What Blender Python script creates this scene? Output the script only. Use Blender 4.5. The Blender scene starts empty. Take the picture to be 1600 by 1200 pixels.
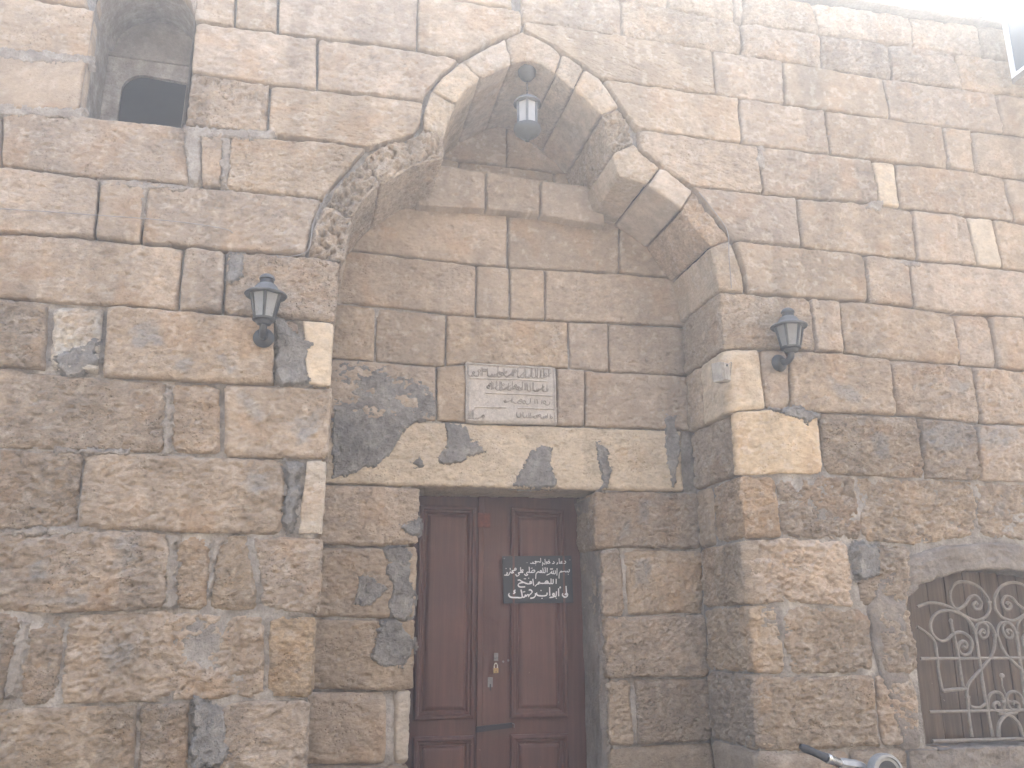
import bpy, math, random
import numpy as np
from mathutils import Vector

rad = math.radians
scn = bpy.context.scene
col = scn.collection

# ------------------------------------------------------------------ camera
F_PX, PITCH, YAW = 1400.0, rad(15.8), rad(13.4)
CAM = np.array([0.0, -4.8, 1.5])
cd = bpy.data.cameras.new('camera'); cam = bpy.data.objects.new('camera', cd); col.objects.link(cam)
cam.location = CAM; cam.rotation_euler = (rad(90) + PITCH, 0, -YAW)
cd.sensor_width = 36; cd.lens = 36 * F_PX / 1600; cd.clip_start = 0.05; cd.clip_end = 800
scn.camera = cam

# ------------------------------------------------------------------ sky and sun
SUN_EL, SUN_AZ = 42.0, 25.0           # behind the wall, to the right (azimuth from +Y towards +X)
w = bpy.data.worlds.new('World'); scn.world = w; w.use_nodes = True
wn = w.node_tree
sky = wn.nodes.new('ShaderNodeTexSky'); sky.sky_type = 'NISHITA'; sky.sun_disc = False
sky.sun_elevation = rad(SUN_EL); sky.sun_rotation = rad(SUN_AZ)
sky.air_density = 1.0; sky.dust_density = 6.0; sky.ozone_density = 0.6
bg = wn.nodes['Background']; bg.inputs['Strength'].default_value = 0.15
wn.links.new(sky.outputs['Color'], bg.inputs['Color'])
sd = bpy.data.lights.new('sun', 'SUN'); sun = bpy.data.objects.new('sun', sd); col.objects.link(sun)
sd.energy = 3.0; sd.angle = rad(4.0); sd.color = (1.0, 0.94, 0.86)
sun.rotation_euler = (rad(90 - SUN_EL), 0, rad(180 - SUN_AZ))
sun.location = (8, 12, 15)
vs = scn.view_settings
vs.view_transform = 'Standard'; vs.look = 'None'; vs.gamma = 1.0; vs.exposure = 2.88
vs.use_curve_mapping = False
HAZE_DENSITY = 0.021
scn.cycles.max_bounces = 5; scn.cycles.diffuse_bounces = 3; scn.cycles.glossy_bounces = 2
scn.cycles.adaptive_threshold = 0.03

# ------------------------------------------------------------------ survey: points of the photograph on known planes
_fw = np.array([math.sin(YAW)*math.cos(PITCH), math.cos(YAW)*math.cos(PITCH), math.sin(PITCH)])
_rt = np.array([math.cos(YAW), -math.sin(YAW), 0.0])
_up = np.cross(_rt, _fw)
_S = np.array([0.0, -4.8, 1.5])
def P(px, py, Y=0.0):
    d = _fw + _rt*(px-800)/F_PX + _up*(600-py)/F_PX
    return _S + d*(Y-_S[1])/d[1]

XL, XR = 0.14, 2.51          # portal niche sides
DN, DU, DT, DD = 0.61, 0.52, 0.80, 1.0   # depths: niche back, ledge course, upper lobe back, door
XMIN, XMAX, ZTOP = -3.0, 6.6, 5.93

# ------------------------------------------------------------------ noise (numpy)
_U = np.uint32
def _mix(n):
    n = (n ^ (n >> _U(13)))*_U(1274126177); n = (n ^ (n >> _U(16)))*_U(2246822519)
    return ((n ^ (n >> _U(15))) & _U(0xffffff)).astype(np.float32)*np.float32(1/16777215.0)
def _h(ix, iy, iz, seed):
    return _mix(ix.astype(np.int64).astype(_U)*_U(374761393) + iy.astype(np.int64).astype(_U)*_U(668265263) + iz.astype(np.int64).astype(_U)*_U(3266489917) + _U((seed*974634777) & 0xffffffff))
def vnoise(p, seed=0):
    i = np.floor(p); f = (p - i).astype(np.float32); i = i.astype(np.int32).astype(_U); f = f*f*f*(f*(f*6-15)+10)
    k = _U((seed*974634777) & 0xffffffff)
    ax = i[..., 0]*_U(374761393) + k; ay = i[..., 1]*_U(668265263); az = i[..., 2]*_U(3266489917)
    ax = (ax, ax+_U(374761393)); ay = (ay, ay+_U(668265263)); az = (az, az+_U(3266489917)); fx, fy, fz = f[..., 0], f[..., 1], f[..., 2]
    r = []
    for c in (0, 1):
        q = []
        for b in (0, 1):
            t = ay[b]+az[c]; v0 = _mix(ax[0]+t); q.append(v0 + (_mix(ax[1]+t)-v0)*fx)
        r.append(q[0] + (q[1]-q[0])*fy)
    return (r[0] + (r[1]-r[0])*fz)*2-1
def fbm(p, freq, octv, seed=0, gain=0.5):
    o = 0; a = 1.0; t = 0
    for k in range(octv):
        o = o + a*vnoise(p*freq, seed+k*17); t += a; a *= gain; freq *= 2.07
    return o/t
def worley(u, v, freq, seed):
    x = u*freq; y = v*freq; ix = np.floor(x); iy = np.floor(y); best = np.full(u.shape, 9.0); rr = np.zeros(u.shape)
    z0 = np.zeros(u.shape, np.int64)
    for a in (-1, 0, 1):
        for b in (-1, 0, 1):
            cx = (ix+a).astype(np.int64); cy = (iy+b).astype(np.int64)
            px = cx + _h(cx, cy, z0, seed); py = cy + _h(cx, cy, z0+7, seed)
            d = np.hypot(px-x, py-y); m = d < best
            best = np.where(m, d, best); rr = np.where(m, _h(cx, cy, z0+13, seed), rr)
    return best, rr
def sstep(a, b, x):
    t = np.clip((x-a)/(b-a), 0, 1); return t*t*(3-2*t)

# ------------------------------------------------------------------ materials
def nmat(name):
    m = bpy.data.materials.new(name); m.use_nodes = True; nt = m.node_tree
    return m, nt, nt.nodes['Principled BSDF']
def N(nt, t, **kw):
    n = nt.nodes.new(t)
    for k, v in kw.items():
        if k in n.inputs.keys(): n.inputs[k].default_value = v
        else: setattr(n, k, v)
    return n
def ramp(nt, src, stops):
    r = nt.nodes.new('ShaderNodeValToRGB'); e = r.color_ramp.elements
    while len(e) > 1: e.remove(e[-1])
    for k, (p, c) in enumerate(stops):
        el = e[0] if k == 0 else e.new(p)
        el.position = p; el.color = (c, c, c, 1) if not isinstance(c, tuple) else c+(1,)
    nt.links.new(src, r.inputs[0]); return r.outputs[0]
def mixc(nt, a, b, f, mode='MIX'):
    n = nt.nodes.new('ShaderNodeMix'); n.data_type = 'RGBA'; n.blend_type = mode
    for s, x in ((n.inputs[0], f), (n.inputs[6], a), (n.inputs[7], b)):
        if hasattr(x, 'links'): nt.links.new(x, s)
        elif isinstance(x, (int, float)): s.default_value = x if s == n.inputs[0] else (x, x, x, 1)
        else: s.default_value = tuple(x)+(1,)
    return n.outputs[2]
def noise(nt, vec, scale, detail=5, rough=0.6):
    n = N(nt, 'ShaderNodeTexNoise'); n.inputs['Scale'].default_value = scale
    n.inputs['Detail'].default_value = detail; n.inputs['Roughness'].default_value = rough
    nt.links.new(vec, n.inputs['Vector']); return n.outputs['Fac']
def scaled(nt, vec, s):
    m = N(nt, 'ShaderNodeMapping'); m.inputs['Scale'].default_value = s; nt.links.new(vec, m.inputs['Vector']); return m.outputs[0]
def bump(nt, h, strength, dist, prev=None):
    b = N(nt, 'ShaderNodeBump'); b.inputs['Strength'].default_value = strength; b.inputs['Distance'].default_value = dist
    nt.links.new(h, b.inputs['Height'])
    if prev is not None: nt.links.new(prev, b.inputs['Normal'])
    return b.outputs[0]
def mth(nt, op, a, b=0.0):
    n = N(nt, 'ShaderNodeMath', operation=op)
    for s, x in ((n.inputs[0], a), (n.inputs[1], b)):
        if hasattr(x, 'links'): nt.links.new(x, s)
        else: s.default_value = x
    return n.outputs[0]

def stone_material():
    """colour comes from the blocks' own tone attribute; the shader adds grain, shade-darkened pock marks and fine relief"""
    m, nt, b = nmat('limestone')
    vec = N(nt, 'ShaderNodeTexCoord').outputs['Object']
    at = N(nt, 'ShaderNodeAttribute'); at.attribute_name = 'tone'
    c = at.outputs['Color']; pit = at.outputs['Alpha']
    fine = noise(nt, scaled(nt, vec, (1, 1, 1.5)), 38, 4, 0.78)
    gr = N(nt, 'ShaderNodeAttribute'); gr.attribute_name = 'grain'; gr = gr.outputs['Fac']
    c = mixc(nt, c, ramp(nt, fine, [(0.34, 0.68), (0.44, 0.90), (0.53, 1.03), (0.64, 1.22)]), gr, 'MULTIPLY')
    vo = N(nt, 'ShaderNodeTexVoronoi'); vo.inputs['Scale'].default_value = 52; nt.links.new(vec, vo.inputs['Vector'])
    pk = mth(nt, 'MULTIPLY', ramp(nt, vo.outputs['Distance'], [(0.10, 1.0), (0.36, 0.0)]), pit)
    c = mixc(nt, c, (0.12, 0.085, 0.06), mth(nt, 'MULTIPLY', pk, 0.32))  # dark brown paints cavity shade into the pock marks
    nt.links.new(c, b.inputs['Base Color'])
    b.inputs['Roughness'].default_value = 0.93; b.inputs['Specular IOR Level'].default_value = 0.2
    h = mth(nt, 'ADD', mth(nt, 'MULTIPLY', noise(nt, scaled(nt, vec, (1, 1, 1.5)), 46, 4, 0.78), 1.0), mth(nt, 'MULTIPLY', pk, -0.8))
    bp = N(nt, 'ShaderNodeBump'); bp.inputs['Distance'].default_value = 0.024
    nt.links.new(gr, bp.inputs['Strength']); nt.links.new(h, bp.inputs['Height']); nt.links.new(bp.outputs[0], b.inputs['Normal'])
    return m
STAINS = []
def stain_mask(G):
    m = np.zeros(G.shape[:2]); lo = G.reshape(-1, 3).min(0); hi = G.reshape(-1, 3).max(0)
    for Y, pl in STAINS:
        if lo[0] > pl[:, 0].max()+.05 or hi[0] < pl[:, 0].min()-.05 or lo[2] > pl[:, 1].max()+.05 or hi[2] < pl[:, 1].min()-.05 or abs(lo[1]-Y) > 0.3: continue
        X, Z = G[..., 0], G[..., 2]; d = np.full(X.shape, 9.0)
        for i in range(len(pl)):
            a, b = pl[i-1], pl[i]; ab = b-a; t = np.clip(((X-a[0])*ab[0]+(Z-a[1])*ab[1])/(ab@ab+1e-12), 0, 1); d = np.minimum(d, np.hypot(X-a[0]-t*ab[0], Z-a[1]-t*ab[1]))
        sd = np.where(in_poly(X, Z, pl), d, -d) + 0.05*fbm(G, 10, 5, 991, 0.7)
        m = np.maximum(m, sstep(-0.012, 0.022, sd))
    return m
def in_poly(x, z, poly):
    poly = np.array(poly); c = np.zeros(x.shape, bool); j = len(poly)-1
    for i in range(len(poly)):
        xi, zi = poly[i]; xj, zj = poly[j]
        m = ((zi > z) != (zj > z)) & (x < (xj-xi)*(z-zi)/(zj-zi+1e-12)+xi); c ^= m; j = i
    return c
def stone_tone(G, base, pit, sd):
    """per-vertex colour of one block: bedding, iron stains, grey crust, rain streaks"""
    p = G + np.array([0.0, 0.0, (sd*0.613) % 53]); c = np.array(base, np.float32)[None, None]*np.ones(G.shape[:2]+(1,), np.float32)
    c = c*(1 + 0.22*fbm(p, 2.6, 4, sd+101))[..., None]*(1 + (0.14+0.16*((sd*0.217) % 1.0))*fbm(p*np.array([1, 1, 1.6]), 9+10*((sd*0.137) % 1.0), 3, sd+102, 0.65))[..., None]
    def over(c, k, f): return c + (np.array(k, np.float32)-c)*f[..., None]
    c = over(c, (0.40, 0.25, 0.13), 0.32*sstep(0.12, 0.5, fbm(p, 4.3, 3, sd+103)))
    c = over(c, (0.27, 0.235, 0.192), 0.22*sstep(0.08, 0.42, fbm(G*np.array([1, 1, 0.6]), 3.1, 5, 555, 0.62)))
    c = over(c, (0.54, 0.47, 0.385), 0.38*sstep(0.18, 0.5, fbm(p, 24, 3, sd+104)))
    c = c*(1-0.13*sstep(0.08, 0.4, fbm(G*np.array([1, 1, 0.16]), 5.5, 3, 556)))[..., None]
    c = over(c, (0.275, 0.26, 0.235), 0.72*stain_mask(G)*(0.8+0.4*fbm(G, 22, 3, 992)))
    al = pit*sstep(-0.1, 0.3, fbm(p, 9, 2, sd+105))
    return np.concatenate([np.clip(c, 0.02, 0.85), al[..., None]], -1).astype(np.float32)
def rough_material(name, c0, c1, c2, sc=7.0, bd=0.008):
    m, nt, b = nmat(name); vec = N(nt, 'ShaderNodeTexCoord').outputs['Object']
    c = ramp(nt, noise(nt, vec, sc, 5, 0.68), [(0.3, c0), (0.5, c1), (0.68, c2)])
    h = noise(nt, vec, 46, 4, 0.72)
    c = mixc(nt, c, ramp(nt, h, [(0.3, 0.78), (0.7, 1.2)]), 0.8, 'MULTIPLY')
    nt.links.new(c, b.inputs['Base Color']); b.inputs['Roughness'].default_value = 0.94; b.inputs['Specular IOR Level'].default_value = 0.2
    nt.links.new(bump(nt, h, 0.9, bd*1.2), b.inputs['Normal']); return m
def plain(name, c, rough=0.6, metal=0.0, var=0.25, sc=20, spec=0.5, bd=0.0):
    m, nt, b = nmat(name); vec = N(nt, 'ShaderNodeTexCoord').outputs['Object']
    k = mixc(nt, c, ramp(nt, noise(nt, vec, sc, 7, 0.65), [(0.3, 1-var), (0.7, 1+var)]), 1.0, 'MULTIPLY')
    nt.links.new(k, b.inputs['Base Color']); b.inputs['Metallic'].default_value = metal; b.inputs['Specular IOR Level'].default_value = spec
    r = ramp(nt, noise(nt, vec, sc*1.7, 5, 0.6), [(0.3, max(0.02, rough-0.12)), (0.7, min(1, rough+0.12))])
    nt.links.new(r, b.inputs['Roughness'])
    if bd: nt.links.new(bump(nt, noise(nt, vec, sc*3, 6, 0.65), 0.6, bd), b.inputs['Normal'])
    return m
M_STONE = stone_material()
M_MORT = rough_material('lime_mortar', (0.17, 0.152, 0.13), (0.31, 0.282, 0.245), (0.50, 0.465, 0.415), 5.0, 0.014)
M_MORTL = rough_material('pale_pointing', (0.22, 0.185, 0.148), (0.30, 0.262, 0.215), (0.42, 0.38, 0.325), 9.0, 0.016)
M_CEM = rough_material('grey_cement', (0.155, 0.144, 0.128), (0.235, 0.219, 0.196), (0.335, 0.311, 0.277), 9.0, 0.024)
M_CEMB = rough_material('brown_cement_render', (0.17, 0.145, 0.12), (0.23, 0.198, 0.165), (0.30, 0.262, 0.22), 5.0, 0.012)
M_MARBLE = rough_material('grey_marble', (0.35, 0.31, 0.262), (0.43, 0.388, 0.332), (0.50, 0.457, 0.398), 9.0, 0.003)
M_CARVE = rough_material('shade_toned_carving', (0.21, 0.182, 0.15), (0.275, 0.243, 0.203), (0.33, 0.295, 0.25), 9.0, 0.003)  # darker tone stands in for relief shade along the carved strokes
def wood_material(name, c0, c1, c2):
    m, nt, b = nmat(name); vec = N(nt, 'ShaderNodeTexCoord').outputs['Object']
    c = ramp(nt, noise(nt, scaled(nt, vec, (14, 14, 0.7)), 2.0, 8, 0.65), [(0.3, c0), (0.52, c1), (0.72, c2)])
    c = mixc(nt, c, ramp(nt, noise(nt, vec, 2.2, 6, 0.6), [(0.3, 0.7), (0.7, 1.25)]), 0.8, 'MULTIPLY')
    ch = mth(nt, 'MULTIPLY', ramp(nt, noise(nt, vec, 42, 4, 0.55), [(0.70, 0.0), (0.74, 1.0)]), ramp(nt, noise(nt, vec, 3.0, 3, 0.5), [(0.5, 0.0), (0.62, 1.0)]))
    c = mixc(nt, c, (0.42, 0.36, 0.31), mth(nt, 'MULTIPLY', ch, 0.7))
    nt.links.new(c, b.inputs['Base Color'])
    nt.links.new(ramp(nt, noise(nt, vec, 9, 5, 0.6), [(0.3, 0.42), (0.7, 0.68)]), b.inputs['Roughness'])
    b.inputs['Specular IOR Level'].default_value = 0.35
    nt.links.new(bump(nt, noise(nt, scaled(nt, vec, (30, 30, 1.5)), 3, 7, 0.65), 0.5, 0.003), b.inputs['Normal'])
    return m
M_DOOR = wood_material('brown_painted_wood', (0.070, 0.032, 0.023), (0.098, 0.045, 0.032), (0.130, 0.062, 0.045))
M_SHUT = wood_material('bare_shutter_wood', (0.066, 0.046, 0.031), (0.115, 0.082, 0.056), (0.175, 0.13, 0.092))
M_IRON = plain('painted_iron', (0.215, 0.19, 0.158), 0.7, 0.0, 0.3, 30, 0.3, 0.002)
M_LAMP = plain('dark_lamp_metal', (0.045, 0.047, 0.047), 0.5, 0.2, 0.3, 25, 0.5, 0.001)
M_LAMPT = plain('dusty_lamp_metal', (0.125, 0.128, 0.126), 0.75, 0.1, 0.3, 18, 0.4, 0.001)
M_PANE = plain('frosted_lamp_glass', (0.205, 0.208, 0.198), 0.35, 0.0, 0.18, 14, 0.5)
M_PANEW = plain('white_lamp_glass', (0.36, 0.35, 0.325), 0.35, 0.0, 0.15, 14, 0.5)
M_BLACK = plain('black_enamel', (0.022, 0.026, 0.031), 0.45, 0.0, 0.2, 12, 0.4)
M_WHITE = plain('white_paint', (0.66, 0.67, 0.66), 0.6, 0.0, 0.12, 40)
M_STEEL = plain('dull_steel', (0.22, 0.22, 0.215), 0.5, 0.7, 0.2, 20)
M_CHROME = plain('worn_chrome', (0.55, 0.56, 0.55), 0.28, 0.95, 0.15, 16)
M_ALLOY = plain('grey_cast_alloy', (0.30, 0.31, 0.31), 0.5, 0.4, 0.2, 22)
M_BRASS = plain('padlock_brass', (0.36, 0.26, 0.13), 0.4, 0.7, 0.2, 30)
M_DARKM = plain('black_bolt_metal', (0.018, 0.019, 0.022), 0.55, 0.3, 0.3, 30)
M_RUST = plain('rusty_plate', (0.14, 0.045, 0.025), 0.85, 0.0, 0.45, 40)
M_RUBBER = plain('black_rubber', (0.025, 0.027, 0.032), 0.55, 0.0, 0.2, 30, 0.5)
M_PLAST = plain('aged_grey_plastic', (0.30, 0.275, 0.235), 0.7, 0.0, 0.35, 22, 0.3)
M_CABLE = plain('grey_cable', (0.26, 0.24, 0.22), 0.7, 0.0, 0.2, 10)
M_GLASSD = plain('blue_grey_glazing', (0.11, 0.14, 0.165), 0.5, 0.0, 0.12, 2, 0.25)
M_ALU = plain('white_aluminium', (0.78, 0.79, 0.79), 0.4, 0.0, 0.05, 6)
M_ASPH = rough_material('dusty_street', (0.20, 0.175, 0.145), (0.27, 0.24, 0.20), (0.33, 0.30, 0.255), 2.0, 0.01)
M_OPP = rough_material('worn_plaster', (0.22, 0.20, 0.175), (0.28, 0.255, 0.225), (0.34, 0.31, 0.28), 1.2, 0.01)
M_INT = plain('unlit_dark_interior', (0.05, 0.047, 0.043), 0.9, 0.0, 0.2, 3, 0.2)  # near-black base: darkness of unlit rooms put into the colour

# ------------------------------------------------------------------ mesh helpers
def link(name, me, mat, parent=None, smooth=True, color=None):
    me.materials.append(mat)
    if smooth: me.polygons.foreach_set('use_smooth', np.ones(len(me.polygons), bool))
    o = bpy.data.objects.new(name, me); col.objects.link(o)
    if parent is not None: o.parent = parent
    if color is not None: o.color = color
    return o
def raw(name, V, Fc, mat, parent=None, smooth=True, color=None):
    me = bpy.data.meshes.new(name); me.from_pydata([tuple(v) for v in V], [], Fc); me.update()
    return link(name, me, mat, parent, smooth, color)
def qmesh(name, V, Q):
    me = bpy.data.meshes.new(name); V = np.asarray(V, np.float32); Q = np.asarray(Q, np.int32)
    me.vertices.add(len(V)); me.vertices.foreach_set('co', V.ravel())
    me.loops.add(Q.size); me.loops.foreach_set('vertex_index', Q.ravel())
    me.polygons.add(len(Q)); me.polygons.foreach_set('loop_start', np.arange(0, Q.size, 4, dtype=np.int32))
    me.update(calc_edges=True); me.validate(); return me
def thing(name, label, cat, loc=(0, 0, 0), group=None):
    o = bpy.data.objects.new(name, None); col.objects.link(o); o.location = loc; o.empty_display_size = 0.2
    o['label'] = label; o['category'] = cat
    if group: o['group'] = group
    return o
class MB:
    def __init__(s): s.V = []; s.F = []
    def add(s, V, Fc):
        n = len(s.V); s.V += [tuple(v) for v in V]; s.F += [tuple(i+n for i in f) for f in Fc]; return s
    def box(s, a, b, bev=0.0):
        x0, y0, z0 = a; x1, y1, z1 = b
        if bev <= 0:
            return s.add([(x0,y0,z0),(x1,y0,z0),(x1,y1,z0),(x0,y1,z0),(x0,y0,z1),(x1,y0,z1),(x1,y1,z1),(x0,y1,z1)],
                  [(0,3,2,1),(4,5,6,7),(0,1,5,4),(1,2,6,5),(2,3,7,6),(3,0,4,7)])
        loops = []
        for (y, i) in ((y0, bev), (y0+bev, 0), (y1-bev, 0), (y1, bev)):
            loops.append([(x0+i,y,z0+i),(x1-i,y,z0+i),(x1-i,y,z1-i),(x0+i,y,z1-i)])
        V = [p for l in loops for p in l]; Fc = [(0,1,2,3),(12,15,14,13)]
        for k in range(3):
            for j in range(4): Fc.append((k*4+j, (k+1)*4+j, (k+1)*4+(j+1)%4, k*4+(j+1)%4))
        return s.add(V, Fc)
    def lathe(s, prof, n=20, c=(0,0,0), ax='z'):
        V = []; Fc = []
        for (r, h) in prof:
            for k in range(n):
                a = 2*math.pi*k/n; x, y = r*math.cos(a), r*math.sin(a)
                p = (x, y, h) if ax == 'z' else ((x, h, y) if ax == 'y' else (h, x, y))
                V.append((p[0]+c[0], p[1]+c[1], p[2]+c[2]))
        for i in range(len(prof)-1):
            for k in range(n): Fc.append((i*n+k, i*n+(k+1)%n, (i+1)*n+(k+1)%n, (i+1)*n+k))
        Fc.append(tuple(range(n))[::-1]); Fc.append(tuple((len(prof)-1)*n+k for k in range(n)))
        return s.add(V, Fc)
    def tube(s, pts, r, n=8, closed=False):
        pts = [np.array(p, float) for p in pts]; m = len(pts); V = []; Fc = []; ref = None
        for i in range(m):
            a = pts[i-1] if (i > 0 or closed) else pts[i]; b = pts[(i+1) % m] if (i < m-1 or closed) else pts[i]
            t = b-a; t = t/(np.linalg.norm(t)+1e-9)
            if ref is None: ref = np.cross(t, [0, 0, 1]) if abs(t[2]) < 0.9 else np.cross(t, [0, 1, 0])
            ref = ref - t*(ref@t); ref = ref/(np.linalg.norm(ref)+1e-9); bn = np.cross(t, ref)
            rr = r[i] if hasattr(r, '__len__') else r
            for k in range(n):
                an = 2*math.pi*k/n; V.append(pts[i] + rr*(math.cos(an)*ref + math.sin(an)*bn))
        for i in range(m if closed else m-1):
            for k in range(n):
                j = (i+1) % m; Fc.append((i*n+k, i*n+(k+1)%n, j*n+(k+1)%n, j*n+k))
        if not closed: Fc.append(tuple(range(n))[::-1]); Fc.append(tuple((m-1)*n+k for k in range(n)))
        return s.add(V, Fc)
    def build(s, name, mat, parent=None, smooth=True):
        o = raw(name, s.V, s.F, mat, parent, smooth)
        if smooth:
            o.data.set_sharp_from_angle(angle=rad(38))
        return o
def catmull(pts, per=6):
    pts = [np.array(p, float) for p in pts]; o = []
    e = [2*pts[0]-pts[1]] + pts + [2*pts[-1]-pts[-2]]
    for i in range(1, len(e)-2):
        a, b, c, d = e[i-1:i+3]
        for k in range(per):
            t = k/per; o.append(0.5*((2*b)+(-a+c)*t+(2*a-5*b+4*c-d)*t*t+(-a+3*b-3*c+d)*t**3))
    o.append(pts[-1]); return o

# ------------------------------------------------------------------ masonry
rng = random.Random(7)
seed_ctr = [1]
def resample(pl, ts):
    pl = np.array(pl, float)
    if len(pl) == 1: return np.repeat(pl, len(ts), 0)
    d = np.r_[0, np.cumsum(np.linalg.norm(np.diff(pl, axis=0), axis=1))]; L = max(d[-1], 1e-6)
    return np.stack([np.interp(ts*L, d, pl[:, k]) for k in range(3)], -1)
def plen(pl):
    pl = np.array(pl, float); return float(np.linalg.norm(np.diff(pl, axis=0), axis=1).sum())
def in_view(pts):
    """blocks the photograph does not show are built with a coarser face"""
    c = np.mean(np.array([p for q in pts for p in (q[0], q[-1])], float), 0)
    return -1.75 < c[0] < 4.95 and 0.75 < c[2] < 5.95
def coons(top, right, bottom, left, step, gap):
    """top TL>TR, right TR>BR, bottom BL>BR, left TL>BL (3D polylines) -> grid [rows from top][cols]"""
    W = max(plen(top), plen(bottom)); H = max(plen(left), plen(right))
    if not in_view((top, bottom)): step = max(step, 0.03)
    nu = max(4, int(W/step)); nv = max(4, int(H/step))
    g = gap if hasattr(gap, '__len__') else (gap,)*4       # top right bottom left
    u = np.linspace(g[3]/W, 1-g[1]/W, nu+1); v = np.linspace(g[0]/H, 1-g[2]/H, nv+1)
    T, B, Lf, R = resample(top, u), resample(bottom, u), resample(left, v), resample(right, v)
    tl, tr, bl, br = [np.array(x, float) for x in (top[0], top[-1], bottom[0], bottom[-1])]
    U = u[None, :, None]; Vv = v[:, None, None]
    return (1-Vv)*T[None] + Vv*B[None] + (1-U)*Lf[:, None] + U*R[:, None] - ((1-U)*(1-Vv)*tl + U*(1-Vv)*tr + (1-U)*Vv*bl + U*Vv*br)
def slab(name, G, parent, color, rough=0.006, pit=0.2, pits=0.0, edge=0.016, er=0.018, depth=0.09, proud=0.0, jit=0.006, mat=None, toward=None, tilt=0.0, freq=1.0, amp=None, pore=None):
    """one dressed block: displaced face, worn arrises, real returns into the wall"""
    seed_ctr[0] += 1; sd_ = seed_ctr[0]*31
    nv, nu = G.shape[:2]
    pore = (0.0032 + 0.38*rough if (mat is None and rough > 0.0032) else 0.0) if pore is None else pore
    du = np.gradient(G, axis=1); dv = np.gradient(G, axis=0)
    n = np.cross(du, dv); n /= (np.linalg.norm(n, axis=-1, keepdims=True)+1e-12)
    ctr = G.reshape(-1, 3).mean(0); tw = np.array(toward) if toward is not None else np.array([1.2, -6.0, 2.0])
    if ((n*(tw-ctr)).sum(-1)).mean() < 0: n = -n
    su = np.linalg.norm(np.diff(G, axis=1), axis=-1); sv = np.linalg.norm(np.diff(G, axis=0), axis=-1)
    cu = np.concatenate([np.zeros((nv, 1)), np.cumsum(su, 1)], 1); cv = np.concatenate([np.zeros((1, nu)), np.cumsum(sv, 0)], 0)
    dl, dr, dt, db = cu, cu[:, -1:]-cu, cv, cv[-1:]-cv
    Pn = G + np.array([0.0, 0.0, sd_*0.37 % 97])
    wob = 0.010*fbm(Pn, 14, 2, sd_+3)
    dmin = np.minimum(np.minimum(dl, dr), np.minimum(dt, db)) + wob
    k1 = np.minimum(dl, dr) + wob; k2 = np.minimum(dt, db) + wob
    rr = er*(1.0 + 0.8*fbm(Pn, 7, 2, sd_+5))
    rr = np.maximum(rr, 0.003)
    f1 = np.clip(1-k1/rr, 0, 1)**2; f2 = np.clip(1-k2/rr, 0, 1)**2
    h = proud - edge*np.minimum(1.5, f1+f2)
    # chipped corners
    cd_ = np.hypot(np.maximum(k1, 0), np.maximum(k2, 0)); h -= edge*0.9*np.clip(1-cd_/(rr*2.6), 0, 1)**1.5
    h = h + rough*1.3*fbm(Pn, 4.5*freq, 3, sd_) + rough*0.9*fbm(Pn*np.array([1, 1, 1.25]), 17*freq, 3, sd_+9)
    h = h - rough*0.85*sstep(0.06, 0.26, fbm(Pn*np.array([1, 1, 1.25]), 13*freq, 3, sd_+40, 0.6))
    h = h - rough*0.5*sstep(0.06, 0.24, fbm(Pn*np.array([1, 1, 1.5]), 34*freq, 2, sd_+41, 0.6))
    h = h - rough*0.5*np.clip(1-np.abs(fbm(Pn*np.array([1, 1, 1.3]), 6*freq, 2, sd_+42))/0.05, 0, 1)*sstep(0.0, 0.3, fbm(Pn, 3, 1, sd_+43))
    if pore > 0 and nv*nu > 1500:
        w3, r3 = worley(cu*0.62 + 0.006*fbm(Pn, 30, 1, sd_+81), cv*1.15, 44, sd_+11)
        dens = sstep(-0.25, 0.35, fbm(Pn, 5, 2, sd_+83))
        h -= 1.1*pore*sstep(0.42, 0.16, w3)*sstep(0.62-0.35*dens, 0.8-0.35*dens, r3)*(0.5+0.7*r3)
        w4, r4 = worley(cu*0.5, cv*1.0, 21, sd_+12)
        h -= 1.3*pore*sstep(0.34, 0.14, w4)*sstep(0.68-0.2*dens, 0.75-0.2*dens, r4)
    if pits > 0:
        wd, wr = worley(cu + 0.01*fbm(Pn, 20, 2, sd_+60), cv + 0.01*fbm(Pn, 20, 2, sd_+61), 23, sd_)
        msk = sstep(-0.15, 0.25, fbm(Pn, 6, 2, sd_+77)+0.12)
        if pits > 0.03: msk = np.maximum(msk, 0.65)
        h -= pits*msk*sstep(0.55, 0.12, wd)*(0.4+0.8*wr)
        wd2, wr2 = worley(cu, cv, 52, sd_+5); h -= 0.4*pits*msk*sstep(0.5, 0.1, wd2)*wr2
    if amp is not None:
        base_h = proud - edge*np.minimum(1.5, f1+f2); h = base_h + (h-base_h)*amp
    if tilt: h = h + tilt*((cu/np.maximum(cu[:, -1:], 1e-6))-0.5)
    ew = np.exp(-np.maximum(dmin, 0)/0.03)[..., None]
    tu = du/(np.linalg.norm(du, axis=-1, keepdims=True)+1e-12); tv = dv/(np.linalg.norm(dv, axis=-1, keepdims=True)+1e-12)
    V = G + n*h[..., None] + ew*0.8*jit*(tu*fbm(Pn, 11, 3, sd_+21)[..., None] + tv*fbm(Pn, 11, 3, sd_+22)[..., None])
    idx = np.arange(nv*nu).reshape(nv, nu)
    Q = np.stack([idx[:-1, :-1], idx[:-1, 1:], idx[1:, 1:], idx[1:, :-1]], -1).reshape(-1, 4)
    loop = np.r_[idx[0, :], idx[1:, -1], idx[-1, -2::-1], idx[-2:0:-1, 0]]
    Vf = V.reshape(-1, 3); nf = n.reshape(-1, 3); Gf = G.reshape(-1, 3)
    ring = Vf[loop] - nf[loop]*depth
    k0 = len(Vf); L = len(loop); r = np.arange(L); r2 = (r+1) % L
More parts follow.
